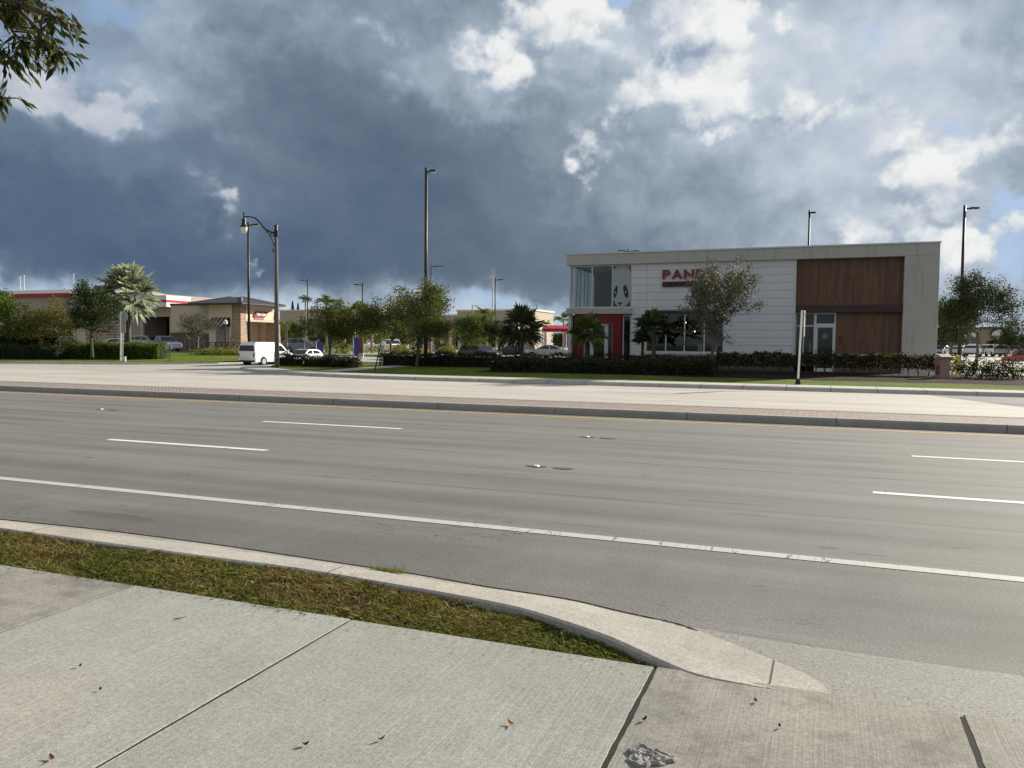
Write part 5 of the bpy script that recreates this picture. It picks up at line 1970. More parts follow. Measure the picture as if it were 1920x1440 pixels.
def car_paint(nm, c, metal=0.0):
    if nm not in PAINTS:
        m, b, p, _ = new_mat('car_paint_' + nm)
        n = b.noise(pos(b), 5, 4, 0.6)
        b.put(p.inputs['Base Color'], b.vm('SCALE', tuple(c), None, b.m('MULTIPLY_ADD', b.m('SUBTRACT', n, 0.5), 0.12, 1.0)))
        p.inputs['Roughness'].default_value = 0.3
        p.inputs['Metallic'].default_value = metal
        p.inputs['Coat Weight'].default_value = 0.8
        p.inputs['Coat Roughness'].default_value = 0.06
        PAINTS[nm] = m
    return PAINTS[nm]


PC = {'white': (0.74, 0.75, 0.75), 'silver': (0.42, 0.43, 0.44), 'navy': (0.02, 0.022, 0.065), 'black': (0.015, 0.015, 0.016), 'grey': (0.16, 0.17, 0.18), 'red': (0.42, 0.03, 0.02), 'blue': (0.08, 0.12, 0.22), 'bluegrey': (0.22, 0.25, 0.29)}


def car(label, px, d, heading, kind, paint, z=None, scale=1.0, name='parked_car', cat='car', group='cars in the parking lots', detail=True):
    """heading: degrees, direction the nose points, anticlockwise from +X"""
    k = CARS[kind]
    p2 = col(px, d)
    z = gz(p2.x, p2.y) if z is None else z
    t_ = thing(name, label, cat, (p2.x, p2.y, z), group, R(heading))
    t_.scale = (scale,) * 3
    OFF[t_.name] = Vector()
    hw0, belt, Ht = k['W'] / 2, k['belt'], k['H']

    def hw(zz):
        return hw0 * (1 - 0.20 * max(0, (zz - belt) / (Ht - belt)))
    pr = k['prof']
    n = len(pr)
    vs = [(x, hw(zz), zz) for x, zz in pr] + [(x, -hw(zz), zz) for x, zz in pr]
    fs = [(i, (i + 1) % n, (i + 1) % n + n, i + n) for i in range(n)]
    up_ = list(range(k['r'], k['f'] + 1))
    lo_ = list(range(k['f'], n)) + list(range(0, k['r'] + 1))
    for idx in (up_, lo_):
        fs.append(tuple(idx[::-1]))
        fs.append(tuple(i + n for i in idx))
    m_ = MB().add(vs, fs)
    body = m_.build('body', car_paint(paint, PC[paint], 0.5 if paint in ('silver', 'grey', 'bluegrey') else 0), t_, world=False, bevel=0.05)
    bm_ = bmesh.new()
    bm_.from_mesh(body.data)
    bmesh.ops.recalc_face_normals(bm_, faces=bm_.faces)
    bm_.to_mesh(body.data)
    bm_.free()
    # side windows
    for poly in k['side']:
        for s_ in (1, -1):
            w_ = MB()
            v_ = [(x, s_ * (hw(zz) + 0.006), zz) for x, zz in poly]
            w_.add(v_, [tuple(range(len(v_)))])
            w_.build('side_window', M_CARGLASS, t_, world=False)
    # windscreen and rear window
    for nm, (i0, i1), s_ in (('windscreen', (k['f'], k['f'] - 1), 1), ('rear_window', (k['r'], k['r'] + 1), -1)):
        (xa, za), (xb, zb_) = pr[i0], pr[i1]
        u0, u1 = 0.10, 0.90
        if kind == 'van' and s_ == -1:
            u0, u1 = 0.12, 0.86
        xa2, za2 = xa + (xb - xa) * u0, za + (zb_ - za) * u0
        xb2, zb2 = xa + (xb - xa) * u1, za + (zb_ - za) * u1
        L_ = math.hypot(xb - xa, zb_ - za)
        nx_, nz_ = (zb_ - za) / L_ * 0.012 * s_, abs(xb - xa) / L_ * 0.012
        nx_ = abs(nx_) * s_
        w_ = MB()
        ha, hb_ = hw(za2) - 0.09, hw(zb2) - 0.09
        w_.add([(xa2 + nx_, -ha, za2 + nz_), (xa2 + nx_, ha, za2 + nz_), (xb2 + nx_, hb_, zb2 + nz_), (xb2 + nx_, -hb_, zb2 + nz_)], [(0, 1, 2, 3)])
        w_.build(nm, M_CARGLASS, t_, world=False)
    xf, xr = k['L'] * 0.30, -k['L'] * 0.295
    rw_ = 0.34 if kind != 'pickup' else 0.39
    for x in (xf, xr):
        for s_ in (1, -1):
            ys_ = s_ * (hw0 - 0.10)
            w_ = MB()
            w_.tube([(x, ys_ - 0.10, rw_), (x, ys_ + 0.115, rw_)], rw_ + 0.055, 18)
            ar = w_.build('wheel_arch', M_DARK, t_, world=False)
            w_ = MB()
            w_.tube([(x, ys_ - 0.11, rw_), (x, ys_ + 0.10, rw_), (x, ys_ + 0.13, rw_)] if s_ > 0 else [(x, ys_ - 0.13, rw_), (x, ys_ - 0.10, rw_), (x, ys_ + 0.11, rw_)], [rw_, rw_, rw_ * 0.93] if s_ > 0 else [rw_ * 0.93, rw_, rw_], 18)
            wh = w_.build('wheel', M_RUBBER, t_, world=False)
            if detail:
                w_ = MB()
                yo = ys_ + s_ * 0.136
                w_.tube([(x, yo - 0.008, rw_), (x, yo, rw_)], rw_ * 0.62, 14)
                w_.build('rim', M_RIM, wh, world=False)
    # lamps, bumpers, plate
    zf_ = pr[k['f'] + 2][1] if k['f'] + 2 < n else 0.7
    for s_ in (1, -1):
        w_ = MB()
        xh_ = pr[k['f'] + 2][0]
        w_.obox((xh_ - 0.10, s_ * (hw0 - 0.20), zf_ - 0.02), (0.97, s_ * -0.25, 0), (s_ * 0.25, 0.97, 0), (0, 0, 1), 0.14, 0.19, 0.07)
        w_.build('headlight', M_LAMPW, t_, world=False, bevel=0.02)
        w_ = MB()
        xt_ = pr[1][0] + 0.02
        zt2 = min(belt - 0.12, pr[2][1] - 0.08) if kind != 'van' else 0.84
        w_.obox((xt_ + 0.03, s_ * (hw0 - 0.13), zt2), (1, 0, 0), (0, 1, 0), (0, 0, 1), 0.07, 0.11 if kind != 'van' else 0.06, 0.10 if kind != 'van' else 0.16)
        w_.build('tail_light', M_LAMPR, t_, world=False, bevel=0.02)
        w_ = MB()
        xm = k['side'][-1][-1][0] + 0.02
        w_.obox((xm, s_ * (hw0 + 0.09), belt + 0.04), (1, 0, 0), (0, 1, 0), (0, 0, 1), 0.06, 0.10, 0.07)
        w_.build('mirror', car_paint(paint, PC[paint]), t_, world=False, bevel=0.02)
    w_ = MB()
    w_.box(pr[1][0] - 0.012, pr[1][0], -0.26, 0.26, 0.66, 0.78)
    w_.build('number_plate', M_WHITE, t_, world=False)
    w_ = MB()
    w_.box(pr[0][0] - 0.03, pr[0][0] + 0.1, -hw0 + 0.05, hw0 - 0.05, pr[0][1], pr[0][1] + 0.16)
    w_.box(pr[-2][0] - 0.1, pr[-2][0] + 0.04, -hw0 + 0.05, hw0 - 0.05, pr[-2][1], pr[-2][1] + 0.14)
    w_.build('bumper', plain('bumper_plastic', (0.03, 0.03, 0.032), 0.6), t_, world=False, bevel=0.03)
    if kind == 'van':
        w_ = MB()
        for z_ in (1.0,):
            w_.box(-1.6, -0.1, hw0 + 0.001, hw0 + 0.008, z_, z_ + 0.02)
            w_.box(-1.6, -0.1, -hw0 - 0.008, -hw0 - 0.001, z_, z_ + 0.02)
        w_.build('door_rail', M_DARK, t_, world=False)
    return t_


car('white panel van seen from behind, turning into the corner driveway', 500, 60, 88, 'van', 'white', z=0.02, scale=0.93, name='panel_van', cat='van', group='vehicles in the corner driveway')
car('white hatchback facing out beside the corner hedge', 569, 66, -88, 'hatch', 'white', z=-0.10, scale=0.86, name='car', group='vehicles in the corner driveway')
car('white hatchback behind the hedge with yellow board in front', 805, 72, 5, 'hatch', 'white', z=0.06, scale=0.8)
car('navy blue family car facing right behind the dark hedge', 900, 80, -20, 'suv', 'navy', z=0.02, scale=0.98)
car('silver sedan side on, left of the red restaurant entrance', 1024, 80, 198, 'sedan', 'silver', z=0.28)
car('black sedan between the navy car and the silver sedan', 962, 88, 165, 'sedan', 'black', z=0.2)
car('white pickup truck behind the tall light pole with left arm', 733, 104, 165, 'pickup', 'white', z=0.42, name='pickup_truck', cat='truck')
car('white car behind the brick red pylon', 685, 112, 10, 'suv', 'white', z=0.5)
car('grey car under the round dark tree near the diner', 568, 92, 20, 'suv', 'bluegrey', z=0.5)
car('bluish grey pickup parked in front of the dark service bay', 309, 85, -25, 'pickup', 'bluegrey', z=0.66, name='pickup_truck', cat='truck', scale=0.9)
car('silver car half hidden by the bright hedge near the service bay', 277, 92, 10, 'suv', 'silver', z=0.75, scale=0.95)
car('black car behind the road sign near the service bay', 250, 94, 12, 'sedan', 'black', z=0.82)
car('white car at the foot of the silver palm', 233, 92, 30, 'hatch', 'white', z=0.55)
rights = [(1799, 118, 'sedan', 'silver', 70), (1824, 112, 'suv', 'white', 75), (1852, 118, 'suv', 'bluegrey', 80), (1868, 112, 'suv', 'white', 95), (1892, 150, 'suv', 'white', 95), (1768, 130, 'sedan', 'silver', 60), (1755, 150, 'suv', 'white', 90), (1835, 145, 'sedan', 'grey', 100), (1812, 140, 'suv', 'white', 85), (1882, 122, 'sedan', 'grey', 60)]
rl = ['silver sedan leftmost of the nearest row under the oak', 'large white car left of the oak trunk in the right lot', 'blue grey car just right of the oak trunk', 'white car nearest in the row right of the oak trunk',
      'white car alone before the dark trees in the right lot', 'silver sedan just right of the grey pier of the restaurant', 'white car half hidden by the grey pier of the restaurant', 'grey sedan far back behind the oak trunk', 'white car far back left of the oak trunk', 'grey sedan between the white cars in the right lot']
for (px, d, kd, pa, hd), lb in zip(rights, rl):
    car(lb, px, d, hd, kd, pa, z=0.62, detail=False)
car('red pickup at the right edge of the lot', 1934, 74, 120, 'pickup', 'red', z=0.0, name='pickup_truck', cat='truck', scale=0.95)

# ------------------------------------------------------------------ buildings at the left
M_CREAM = plain('cream_stucco', (0.80, 0.65, 0.49), 0.85, 0.08, 1.2, stain=0.12)
M_BEIGE = plain('beige_stucco', (0.64, 0.51, 0.39), 0.85, 0.08, 1.2, stain=0.12)
M_TAUPE = plain('taupe_stucco', (0.40, 0.34, 0.285), 0.85, 0.08, 1.2)
M_SLATE = plain('dark_roof', (0.050, 0.050, 0.058), 0.6, 0.2, 3)
M_GREENROOF = plain('grey_green_roof', (0.26, 0.27, 0.25), 0.6, 0.12, 2)
M_STACK = brick_mat('ledge_stone', (0.56, 0.42, 0.31), (0.36, 0.235, 0.17), (0.20, 0.14, 0.10), bw=0.45, bh=0.16)
M_AWN = plain('black_awning', (0.018, 0.018, 0.02), 0.7, 0.2, 3)
M_REDBAND = plain('red_band', (0.42, 0.012, 0.030), 0.4, 0.06, 2)

# diner: corner tower with hip roof plus a low wing
dc = 88.0
cor_ = col(451, dc)
XT, YT = cor_.x, cor_.y


def onY(px, y):
    r = ray(px, hor(px))
    return r.x * y / r.y


def onX(px, x):
    r = ray(px, hor(px))
    return r.y * x / r.x


def zY(px, py, y):
    r = ray(px, py)
    return H + r.z * y / r.y


def zX(px, py, x):
    r = ray(px, py)
    return H + r.z * x / r.x


zg = 0.62
xt0 = onY(392, YT)
yt1 = onX(523, XT)
zeave = zY(430, 568.5, YT)
dn = thing('diner_building', 'cream diner with hip roofed corner tower and stone pillars', 'diner', (XT - 4, YT + 4, zg))
mb = MB()
mb.box(xt0, xt0 + 0.3, YT, yt1, zg - 0.5, zeave)                      # left return
mb.box(xt0 + 0.3, XT - 1.15, YT, YT + 0.3, zg - 0.5, zeave)           # front wall
zsg0, zsg1 = zX(485, 603.5, XT), zeave
mb.box(XT - 0.3, XT, YT + 0.9, yt1 - 0.9, zsg0, zsg1)                 # sign wall over the porch
mb.box(xt0, XT, yt1 - 0.3, yt1, zg - 0.5, zeave)
mb.box(xt0 + 0.3, XT - 2.4, YT + 0.3, yt1 - 0.3, zg - 0.5, zeave - 0.6)
mb.build('wall', M_CREAM, dn)
mb = MB()
for y0, y1 in ((YT - 0.12, YT + 0.9), (yt1 - 0.95, yt1 + 0.1)):
    for x0, x1 in ((XT - 1.15, XT + 0.12),):
        tp_ = 0.12
        zt2 = zeave - 0.9 if y0 > YT else zeave
        vs = [(x0 - tp_, y0 - tp_, zg - 0.3), (x1 + tp_, y0 - tp_, zg - 0.3), (x1 + tp_, y1 + tp_, zg - 0.3), (x0 - tp_, y1 + tp_, zg - 0.3), (x0 + .22, y0 + .1, zt2), (x1 - .06, y0 + .1, zt2), (x1 - .06, y1 - .22, zt2), (x0 + .22, y1 - .22, zt2)]
        MB().add(vs, [(3, 2, 1, 0), (4, 5, 6, 7), (0, 1, 5, 4), (1, 2, 6, 5), (2, 3, 7, 6), (3, 0, 4, 7)]).build('pillar', M_STACK, dn)
# hip roof
ov = 1.3
x0, x1, y0, y1 = onY(357, YT - 1.0), XT + ov, YT - ov, onX(536, XT + ov)
zr = zY(447, 557.5, YT + 3.2)
rx_, ry_ = XT - 1.9, (y0 + y1) / 2
rx0_ = rx_ - 1.5
mb = MB()
e_ = zeave - 0.02
mb.add([(x0, y0, e_), (x1, y0, e_), (x1, y1, e_), (x0, y1, e_), (rx0_, ry_, zr), (rx_, ry_, zr), (x0, y0, e_ - .14), (x1, y0, e_ - .14), (x1, y1, e_ - .14), (x0, y1, e_ - .14)],
       [(0, 1, 5, 4), (1, 2, 5), (2, 3, 4, 5), (3, 0, 4), (6, 7, 1, 0), (7, 8, 2, 1), (8, 9, 3, 2), (9, 6, 0, 3), (9, 8, 7, 6)])
mb.build('roof', M_SLATE, dn)
mb = MB()
for a_, c_ in (((x1, y0, e_), (rx_, ry_, zr)), ((x0, y0, e_), (rx0_, ry_, zr)), ((x1, y1, e_), (rx_, ry_, zr))):
    mb.tube([Vector(a_) + Vector((0, 0, .03)), Vector(c_) + Vector((0, 0, .03))], 0.09, 6)
mb.build('roof_ridge', plain('ridge_tile', (0.24, 0.23, 0.23), 0.6), dn)
mb = MB()
mb.box(XT - 0.32, XT + 0.05, YT + 0.9, yt1 - 0.9, zsg0 - 0.02, zsg0 + 0.30)
mb.box(XT - 0.32, XT + 0.06, YT + 0.9, yt1 - 0.9, zsg1 - 0.75, zsg1 - 0.55)
mb.build('moulding', plain('trim_cream', (0.60, 0.50, 0.38), 0.8), dn)
# the slanted red sign on the porch wall
ys_0, ys_1 = onX(475, XT), onX(500, XT)
zs0, zs1 = zX(487, 594.5, XT), zX(487, 584.5, XT)
mb = MB()
sh = 0.35
vs = []
for xx in (XT + 0.005, XT + 0.14):
    vs += [(xx, ys_0 - 0.05, zs0), (xx, ys_1 - sh, zs0), (xx, ys_1 + 0.1, zs1), (xx, ys_0 + sh, zs1)]
mb.add(vs, [(3, 2, 1, 0), (4, 5, 6, 7), (0, 1, 5, 4), (1, 2, 6, 5), (2, 3, 7, 6), (3, 0, 4, 7)])
sgn = mb.build('sign', plain('diner_sign_red', (0.46, 0.015, 0.05), 0.4), dn)
text_mesh('sign_lettering', 'Metro Diner', 0.5, plain('letter_white', (0.80, 0.79, 0.80), 0.5, 0.03), sgn, (XT + 0.17, ys_0 + 0.35, zs0 + 0.13), (0, 1, 0), (0, 0, 1), 0.02, width=ys_1 - ys_0 - 0.65, height=(zs1 - zs0) * 0.66, shear=0.3, bold=0.015)
mb = MB()
mb.box(XT + 0.005, XT + 0.10, ys_0 + 0.15, ys_1 - 0.5, zs0 - 0.30, zs0 - 0.10)
mb.build('sign_strip', plain('sign_strip_grey', (0.35, 0.22, 0.22), 0.5, 0.4, 8), sgn)
# porch interior: storefront glass and a white arch brace
mb = MB()
mb.box(XT - 2.38, XT - 2.34, YT + 1.6, yt1 - 1.2, zg + 0.2, zsg0 - 0.1)
mb.build('porch_wall', M_CREAM, dn)
mb = MB()
for k in range(4):
    y = YT + 1.6 + k * (yt1 - YT - 2.8) / 3
    mb.box(XT - 2.33, XT - 2.25, y - 0.06, y + 0.06, zg, zsg0 - 0.1)
mb.build('porch_frame', M_WHITE, dn)
# low wing to the left
xw0 = onY(321, YT + 0.5)
zw = zY(350, 572.5, YT + 0.5)
mb = MB()
mb.box(xw0, xt0, YT + 0.5, YT + 12, zg - 0.5, zw)
mb.build('wing_wall', M_BEIGE, dn)
mb = MB()
mb.box(xw0 - 0.05, xt0 - 0.003, YT + 0.40, YT + 12.1, zw, zw + 0.22)
mb.build('wing_coping', plain('brown_coping', (0.11, 0.07, 0.055), 0.6), dn)
zst = zY(350, 625, YT + 0.5)
mb = MB()
mb.box(xw0, xt0 - 0.003, YT + 0.35, YT + 0.49, zg - 0.5, zst)
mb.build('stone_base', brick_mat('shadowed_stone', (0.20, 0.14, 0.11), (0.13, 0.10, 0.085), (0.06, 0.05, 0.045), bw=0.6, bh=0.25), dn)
mb = MB()
mb.box(xw0, xt0 - 0.002, YT + 0.28, YT + 0.48, zst, zst + 0.12)
mb.build('stone_cap', plain('cap_stone', (0.34, 0.28, 0.23), 0.8), dn)
# striped awning and the door under it
xa0, xa1 = onY(399, YT), onY(432, YT)
za1, za0 = zY(415, 595, YT), zY(415, 612, YT)
mb = MB()
ns = 9
for i in range(ns):
    u0, u1 = i / ns, (i + 1) / ns
    xx0, xx1 = xa0 + (xa1 - xa0) * u0, xa0 + (xa1 - xa0) * u1
    mb.add([(xx0, YT - 0.02, za1), (xx1, YT - 0.02, za1), (xx1, YT - 1.1, za0), (xx0, YT - 1.1, za0)], [(3, 2, 1, 0)], i % 2)
mb.add([(xa1, YT - 0.02, za1), (xa1, YT - 1.1, za0), (xa1, YT - 0.02, za0)], [(0, 1, 2)], 0)
mb.add([(xa0, YT - 0.02, za1), (xa0, YT - 1.1, za0), (xa0, YT - 0.02, za0)], [(2, 1, 0)], 0)
mb.build('awning', [M_AWN, plain('awning_pale', (0.42, 0.40, 0.34), 0.7)], dn)
mb = MB()
mb.box(xa0 + 0.5, xa1 - 0.2, YT - 0.05, YT - 0.004, zg, za0 + 0.1)
mb.build('side_door', plain('door_grey', (0.30, 0.27, 0.25), 0.6), dn)
mb = MB()
mb.box(xa1 + 0.15, XT - 1.3, YT - 0.08, YT - 0.004, zg - 0.4, zg + 1.35)
mb.build('stone_panel', M_STACK, dn)
mb = MB()
mb.box(xa1 - 0.1, XT - 1.3, YT - 0.10, YT - 0.004, zg + 1.35, zg + 1.6)
mb.build('stone_panel_cap', plain('trim_cream', (0.60, 0.50, 0.38), 0.8), dn)
mb = MB()
for k in range(9):
    x = onY(478, YT - 3) - 10.2 + 0.0
# patio railing
rx0, rx1 = onY(393, YT - 3), onY(462, YT - 3)
t = thing('patio_railing', 'brown lattice railing in front of the diner patio', 'railing', ((rx0 + rx1) / 2, YT - 3, zg))
mb = MB()
npst = 6
for k in range(npst + 1):
    x = rx0 + (rx1 - rx0) * k / npst
    mb.box(x - 0.05, x + 0.05, YT - 3.05, YT - 2.95, zg - 0.2, zg + 1.05)
mb.build('post', plain('railing_brown', (0.09, 0.045, 0.03), 0.6), t)
mb = MB()
for k in range(npst):
    xa, xb = rx0 + (rx1 - rx0) * k / npst, rx0 + (rx1 - rx0) * (k + 1) / npst
    mb.tube([(xa, YT - 3, zg + 0.15), (xb, YT - 3, zg + 0.95)], 0.035, 5)
    mb.tube([(xa, YT - 3, zg + 0.95), (xb, YT - 3, zg + 0.15)], 0.035, 5)
mb.box(rx0, rx1, YT - 3.04, YT - 2.96, zg + 0.98, zg + 1.06)
mb.build('lattice', plain('railing_brown', (0.09, 0.045, 0.03), 0.6), t)
# post fence in front of the wing
rx0, rx1 = onY(338, YT - 2), onY(392, YT - 2)
for k in range(7):
    x = rx0 + (rx1 - rx0) * k / 6
    o = MB().lathe((x, YT - 2, gz(x, YT - 2) - 0.05), [(0, 0.07), (1.2, 0.07), (1.25, 0.05), (1.28, 0.01)], 8).build('patio_post', plain('post_grey', (0.26, 0.23, 0.20), 0.7))
    tag(o, ('leftmost', 'second', 'third', 'middle', 'fifth', 'sixth', 'rightmost')[k] + ' of the low grey posts before the stone base of the diner wing', 'post', 'low posts before the diner wing')
# patio lamp
p = col(423, 84)
t = thing('patio_lamp', 'dark lamp post in front of the striped awning', 'street lamp', (p.x, p.y, 0.55))
MB().tube([(p.x, p.y, 0.5), (p.x, p.y, zat(423, 607, 84))], [0.10, 0.06], 8).build('pole', M_BRONZE, t)
MB().lathe((p.x, p.y, zat(423, 604, 84)), [(-0.25, 0.08), (-0.2, 0.22), (0.1, 0.25), (0.2, 0.08), (0.3, 0.02)], 10).build('lamp_head', M_FROST, t)

# service building with red band and a big dark bay
YS = YT + 3
xs0, xs1 = onY(-60, YS), xw0 - 0.02
sv = thing('service_building', 'beige service building with a red fascia band and dark open bay', 'building', ((xs0 + xs1) / 2, YS, zg))
xb0, xb1 = onY(272, YS), onY(322, YS)
ztop = zY(80, 552, YS)
zroof = zY(80, 541, YS)
zbay = zY(300, 594, YS)
xm = onY(268, YS)
zlow = zY(300, 575, YS)
mb = MB()
mb.box(xs0, xm, YS, YS + 14, zg - 0.5, ztop)
mb.build('wall', M_TAUPE, sv)
mb = MB()
mb.box(xb1 - 0.02, xs1, YS - 0.3, YS + 14, zg - 0.5, zlow)
mb.box(xm, xb1 - 0.02, YS - 0.3, YS - 0.01, zbay, zlow)
mb.box(xm, xb0, YS - 0.3, YS - 0.01, zg - 0.5, zbay)
mb.box(xm, xb1, YS + 8, YS + 8.2, zg - 0.5, zlow)
mb.box(xm, xb1 - 0.02, YS, YS + 8, zlow - 0.15, zlow - 0.01)
mb.build('bay_wall', M_BEIGE, sv)
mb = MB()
mb.box(xm + 0.02, xb1 - 0.04, YS + 3.8, YS + 3.98, zg - 0.3, zlow - 0.2)  # dark sheet added inside the bay to stand for its unlit depth
mb.build('bay_shade_sheet', M_DARK, sv)
zr0, zr1 = zY(80, 556.5, YS), zY(80, 550.5, YS)
mb = MB()
mb.box(xs0 - 0.1, onY(137, YS), YS - 0.35, YS - 0.003, zr0, zr1)
mb.build('red_fascia', M_REDBAND, sv)
mb = MB()
xrf = onY(200, YS)
mb.add([(xs0, YS - 0.3, ztop + 0.02), (xrf, YS - 0.3, ztop + 0.02), (xrf, YS + 5, zroof + 0.25), (xs0, YS + 5, zroof + 0.25), (xrf, YS + 14, ztop), (xs0, YS + 14, ztop)], [(0, 1, 2, 3), (3, 2, 4, 5), (1, 4, 2), (0, 3, 5)])
mb.build('roof', M_GREENROOF, sv)
zc0, zc1 = zY(305, 575.5, YS - 1.6), zY(305, 554, YS - 1.6)
xc0, xc1 = onY(294, YS - 1.6), onY(316.5, YS - 1.6)
mb = MB()
mb.box(xc0 - 4, xc1, YS - 1.9, YS + 2, zc0, zc1)
mb.build('white_fascia', M_WHITE, sv)
zq0, zq1 = zY(305, 567, YS - 1.6), zY(305, 562.5, YS - 1.6)
mb = MB()
mb.box(xc0 - 4.01, xc1 + 0.012, YS - 1.912, YS + 2.01, zq0, zq1)
mb.build('red_stripe', M_REDBAND, sv)
mb = MB()
xk = onY(343, YS + 1)
mb.add([(xc1 - 1, YS - 0.5, zq1), (xk, YS + 1, zq0 - 0.05), (xk, YS + 7, zq0 - 0.05), (xc1 - 1, YS + 7, zq1 + 0.2), (xc1 - 1, YS - 0.5, zq1 - .3), (xk, YS + 1, zq0 - 0.25), (xk, YS + 7, zq0 - 0.25), (xc1 - 1, YS + 7, zq1 - .3)], [(0, 1, 2, 3), (7, 6, 5, 4), (0, 4, 5, 1), (1, 5, 6, 2), (2, 6, 7, 3), (3, 7, 4, 0)])
mb.build('dark_canopy', M_SLATE, sv)
mb = MB()
mb.box(onY(200, YS), onY(226, YS), YS - 0.04, YS - 0.004, zg, zg + 3.4)
mb.build('louvred_panel', brick_mat('louvre', (0.55, 0.45, 0.36), (0.50, 0.40, 0.32), (0.10, 0.06, 0.05), bw=3.0, bh=0.35, msize=0.05), sv)
mb = MB()
mb.box(onY(146, YS), onY(161, YS), YS - 0.05, YS - 0.004, zg, zY(150, 616, YS))
mb.build('pale_door', plain('pale_door', (0.62, 0.52, 0.34), 0.7), sv)
mb = MB()
mb.box(onY(124, YS), onY(134, YS), YS - 0.05, YS - 0.004, zY(128, 629, YS), zY(128, 621, YS))
mb.build('vent', M_DARK, sv)
mb = MB()
mb.box(onY(170, YS - 4), onY(184, YS - 4), YS - 4, YS - 2.5, zY(175, 623, YS - 4), zY(175, 619, YS - 4))
o = mb.build('fuel_canopy_edge', M_REDBAND, sv)
for px, ty, lb in ((40, 520, 'left one of the two close white flagpole masts on the service roof'), (47.5, 518, 'right one of the two close white flagpole masts on the service roof'), (140, 515, 'white mast above the dark tree on the service roof')):
    x = onY(px, YS + 6)
    zb_ = ztop + 0.4
    t = thing('roof_mast', lb, 'mast', (x, YS + 6, zb_), 'white masts on the service building roof')
    MB().tube([(x, YS + 6, zb_ - 0.6), (x, YS + 6, zY(px, ty, YS + 6))], [0.06, 0.04], 6).build('pole', M_WHITE, t)
    MB().lathe((x, YS + 6, zY(px, ty, YS + 6)), [(-0.12, 0.02), (-0.05, 0.12), (0.05, 0.12), (0.12, 0.02)], 8).build('finial', M_WHITE, t)

# ------------------------------------------------------------------ shops in the middle distance
M_SHOP = plain('shop_cream', (0.42, 0.37, 0.295), 0.85, 0.06, 0.8, stain=0.15)
M_SHOPW = plain('shop_pale', (0.66, 0.60, 0.47), 0.85, 0.05, 0.8)
YM = col(1003, 150).y
xm1 = onY(1003, YM)
xm0 = onY(522, YM)
sh_ = thing('shop_building', 'long cream shop building with columns and a sunlit end wall', 'shop', ((xm0 + xm1) / 2, YM, 0.6))
ztall = zY(930, 583.5, YM)
zshort = zY(840, 592.5, YM)
xa = onY(857, YM)
xleft = onY(700, YM)
ydeep = onX(1037, xm1)
mb = MB()
mb.box(xa, xm1, YM, ydeep, 0.4, ztall)
mb.box(xleft, xa - 0.01, YM + 1, ydeep, 0.4, zshort)
mb.box(xm0, xleft - 0.01, YM + 0.5, ydeep, 0.4, zY(560, 583, YM))
mb.build('wall', M_SHOP, sh_)
mb = MB()
mb.box(xa - 0.2, xm1 + 0.2, YM - 0.25, ydeep + 0.2, ztall, ztall + 0.35)
mb.box(xleft, xa - 0.21, YM + 0.8, ydeep, zshort, zshort + 0.35)
mb.box(xm0 - 0.2, xleft - 0.02, YM + 0.3, ydeep, zY(560, 583, YM), zY(560, 583, YM) + 0.3)
mb.build('cornice', M_SHOPW, sh_)
mb = MB()
zcan = 4.4
mb.box(xleft, xm1 - 2, YM - 4.0, YM - 0.003, zcan, zcan + 0.7)
mb.build('canopy', M_SHOPW, sh_)
for k in range(18):
    x = xleft + 0.4 + (xm1 - 3 - xleft) * k / 17
    MB().box(x - 0.28, x + 0.28, YM - 3.9, YM - 3.35, 0.5, zcan).build('column', M_SHOPW, sh_)
mb = MB()
mb.box(xleft + 0.5, xm1 - 2.5, YM - 0.05, YM - 0.004, 0.6, zcan - 0.3)
mb.build('shop_window', M_DARKGLASS, sh_)

# red fabric canopy by the restaurant
dcn = 98
p0, p1 = col(1017, dcn), col(1066, dcn)
za, zb_, zc_ = zat(1040, 610, dcn), zat(1040, 622, dcn), gz(0, 80)
ctr = (p0 + p1) / 2
t = thing('fabric_canopy', 'red fabric canopy on white posts beside the restaurant', 'canopy', (ctr.x, ctr.y, zc_))
u = (p1 - p0).normalized()
v = Vector((-u.y, u.x))
hw_, hd_ = (p1 - p0).length / 2, 2.6
corn = [ctr + u * (s1 * hw_) + v * (s2 * hd_) for s1, s2 in ((-1, -1), (1, -1), (1, 1), (-1, 1))]
vs = [(c.x, c.y, zb_) for c in corn] + [(c.x, c.y, zb_ + 0.35) for c in corn] + [(ctr.x - u.x * hw_ * .82, ctr.y - u.y * hw_ * .82, za), (ctr.x + u.x * hw_ * .82, ctr.y + u.y * hw_ * .82, za)]
MB().add(vs, [(0, 1, 5, 4), (1, 2, 6, 5), (2, 3, 7, 6), (3, 0, 4, 7), (4, 5, 9, 8), (5, 6, 9), (6, 7, 8, 9), (7, 4, 8), (3, 2, 1, 0)]).build('fabric', plain('red_fabric', (0.34, 0.012, 0.03), 0.7, 0.2, 2), t)
for c in corn:
    q = ctr + (c - ctr) * 0.92
    MB().tube([(q.x, q.y, zc_), (q.x, q.y, zb_ + 0.1)], 0.08, 8).build('post', M_WHITE, t)

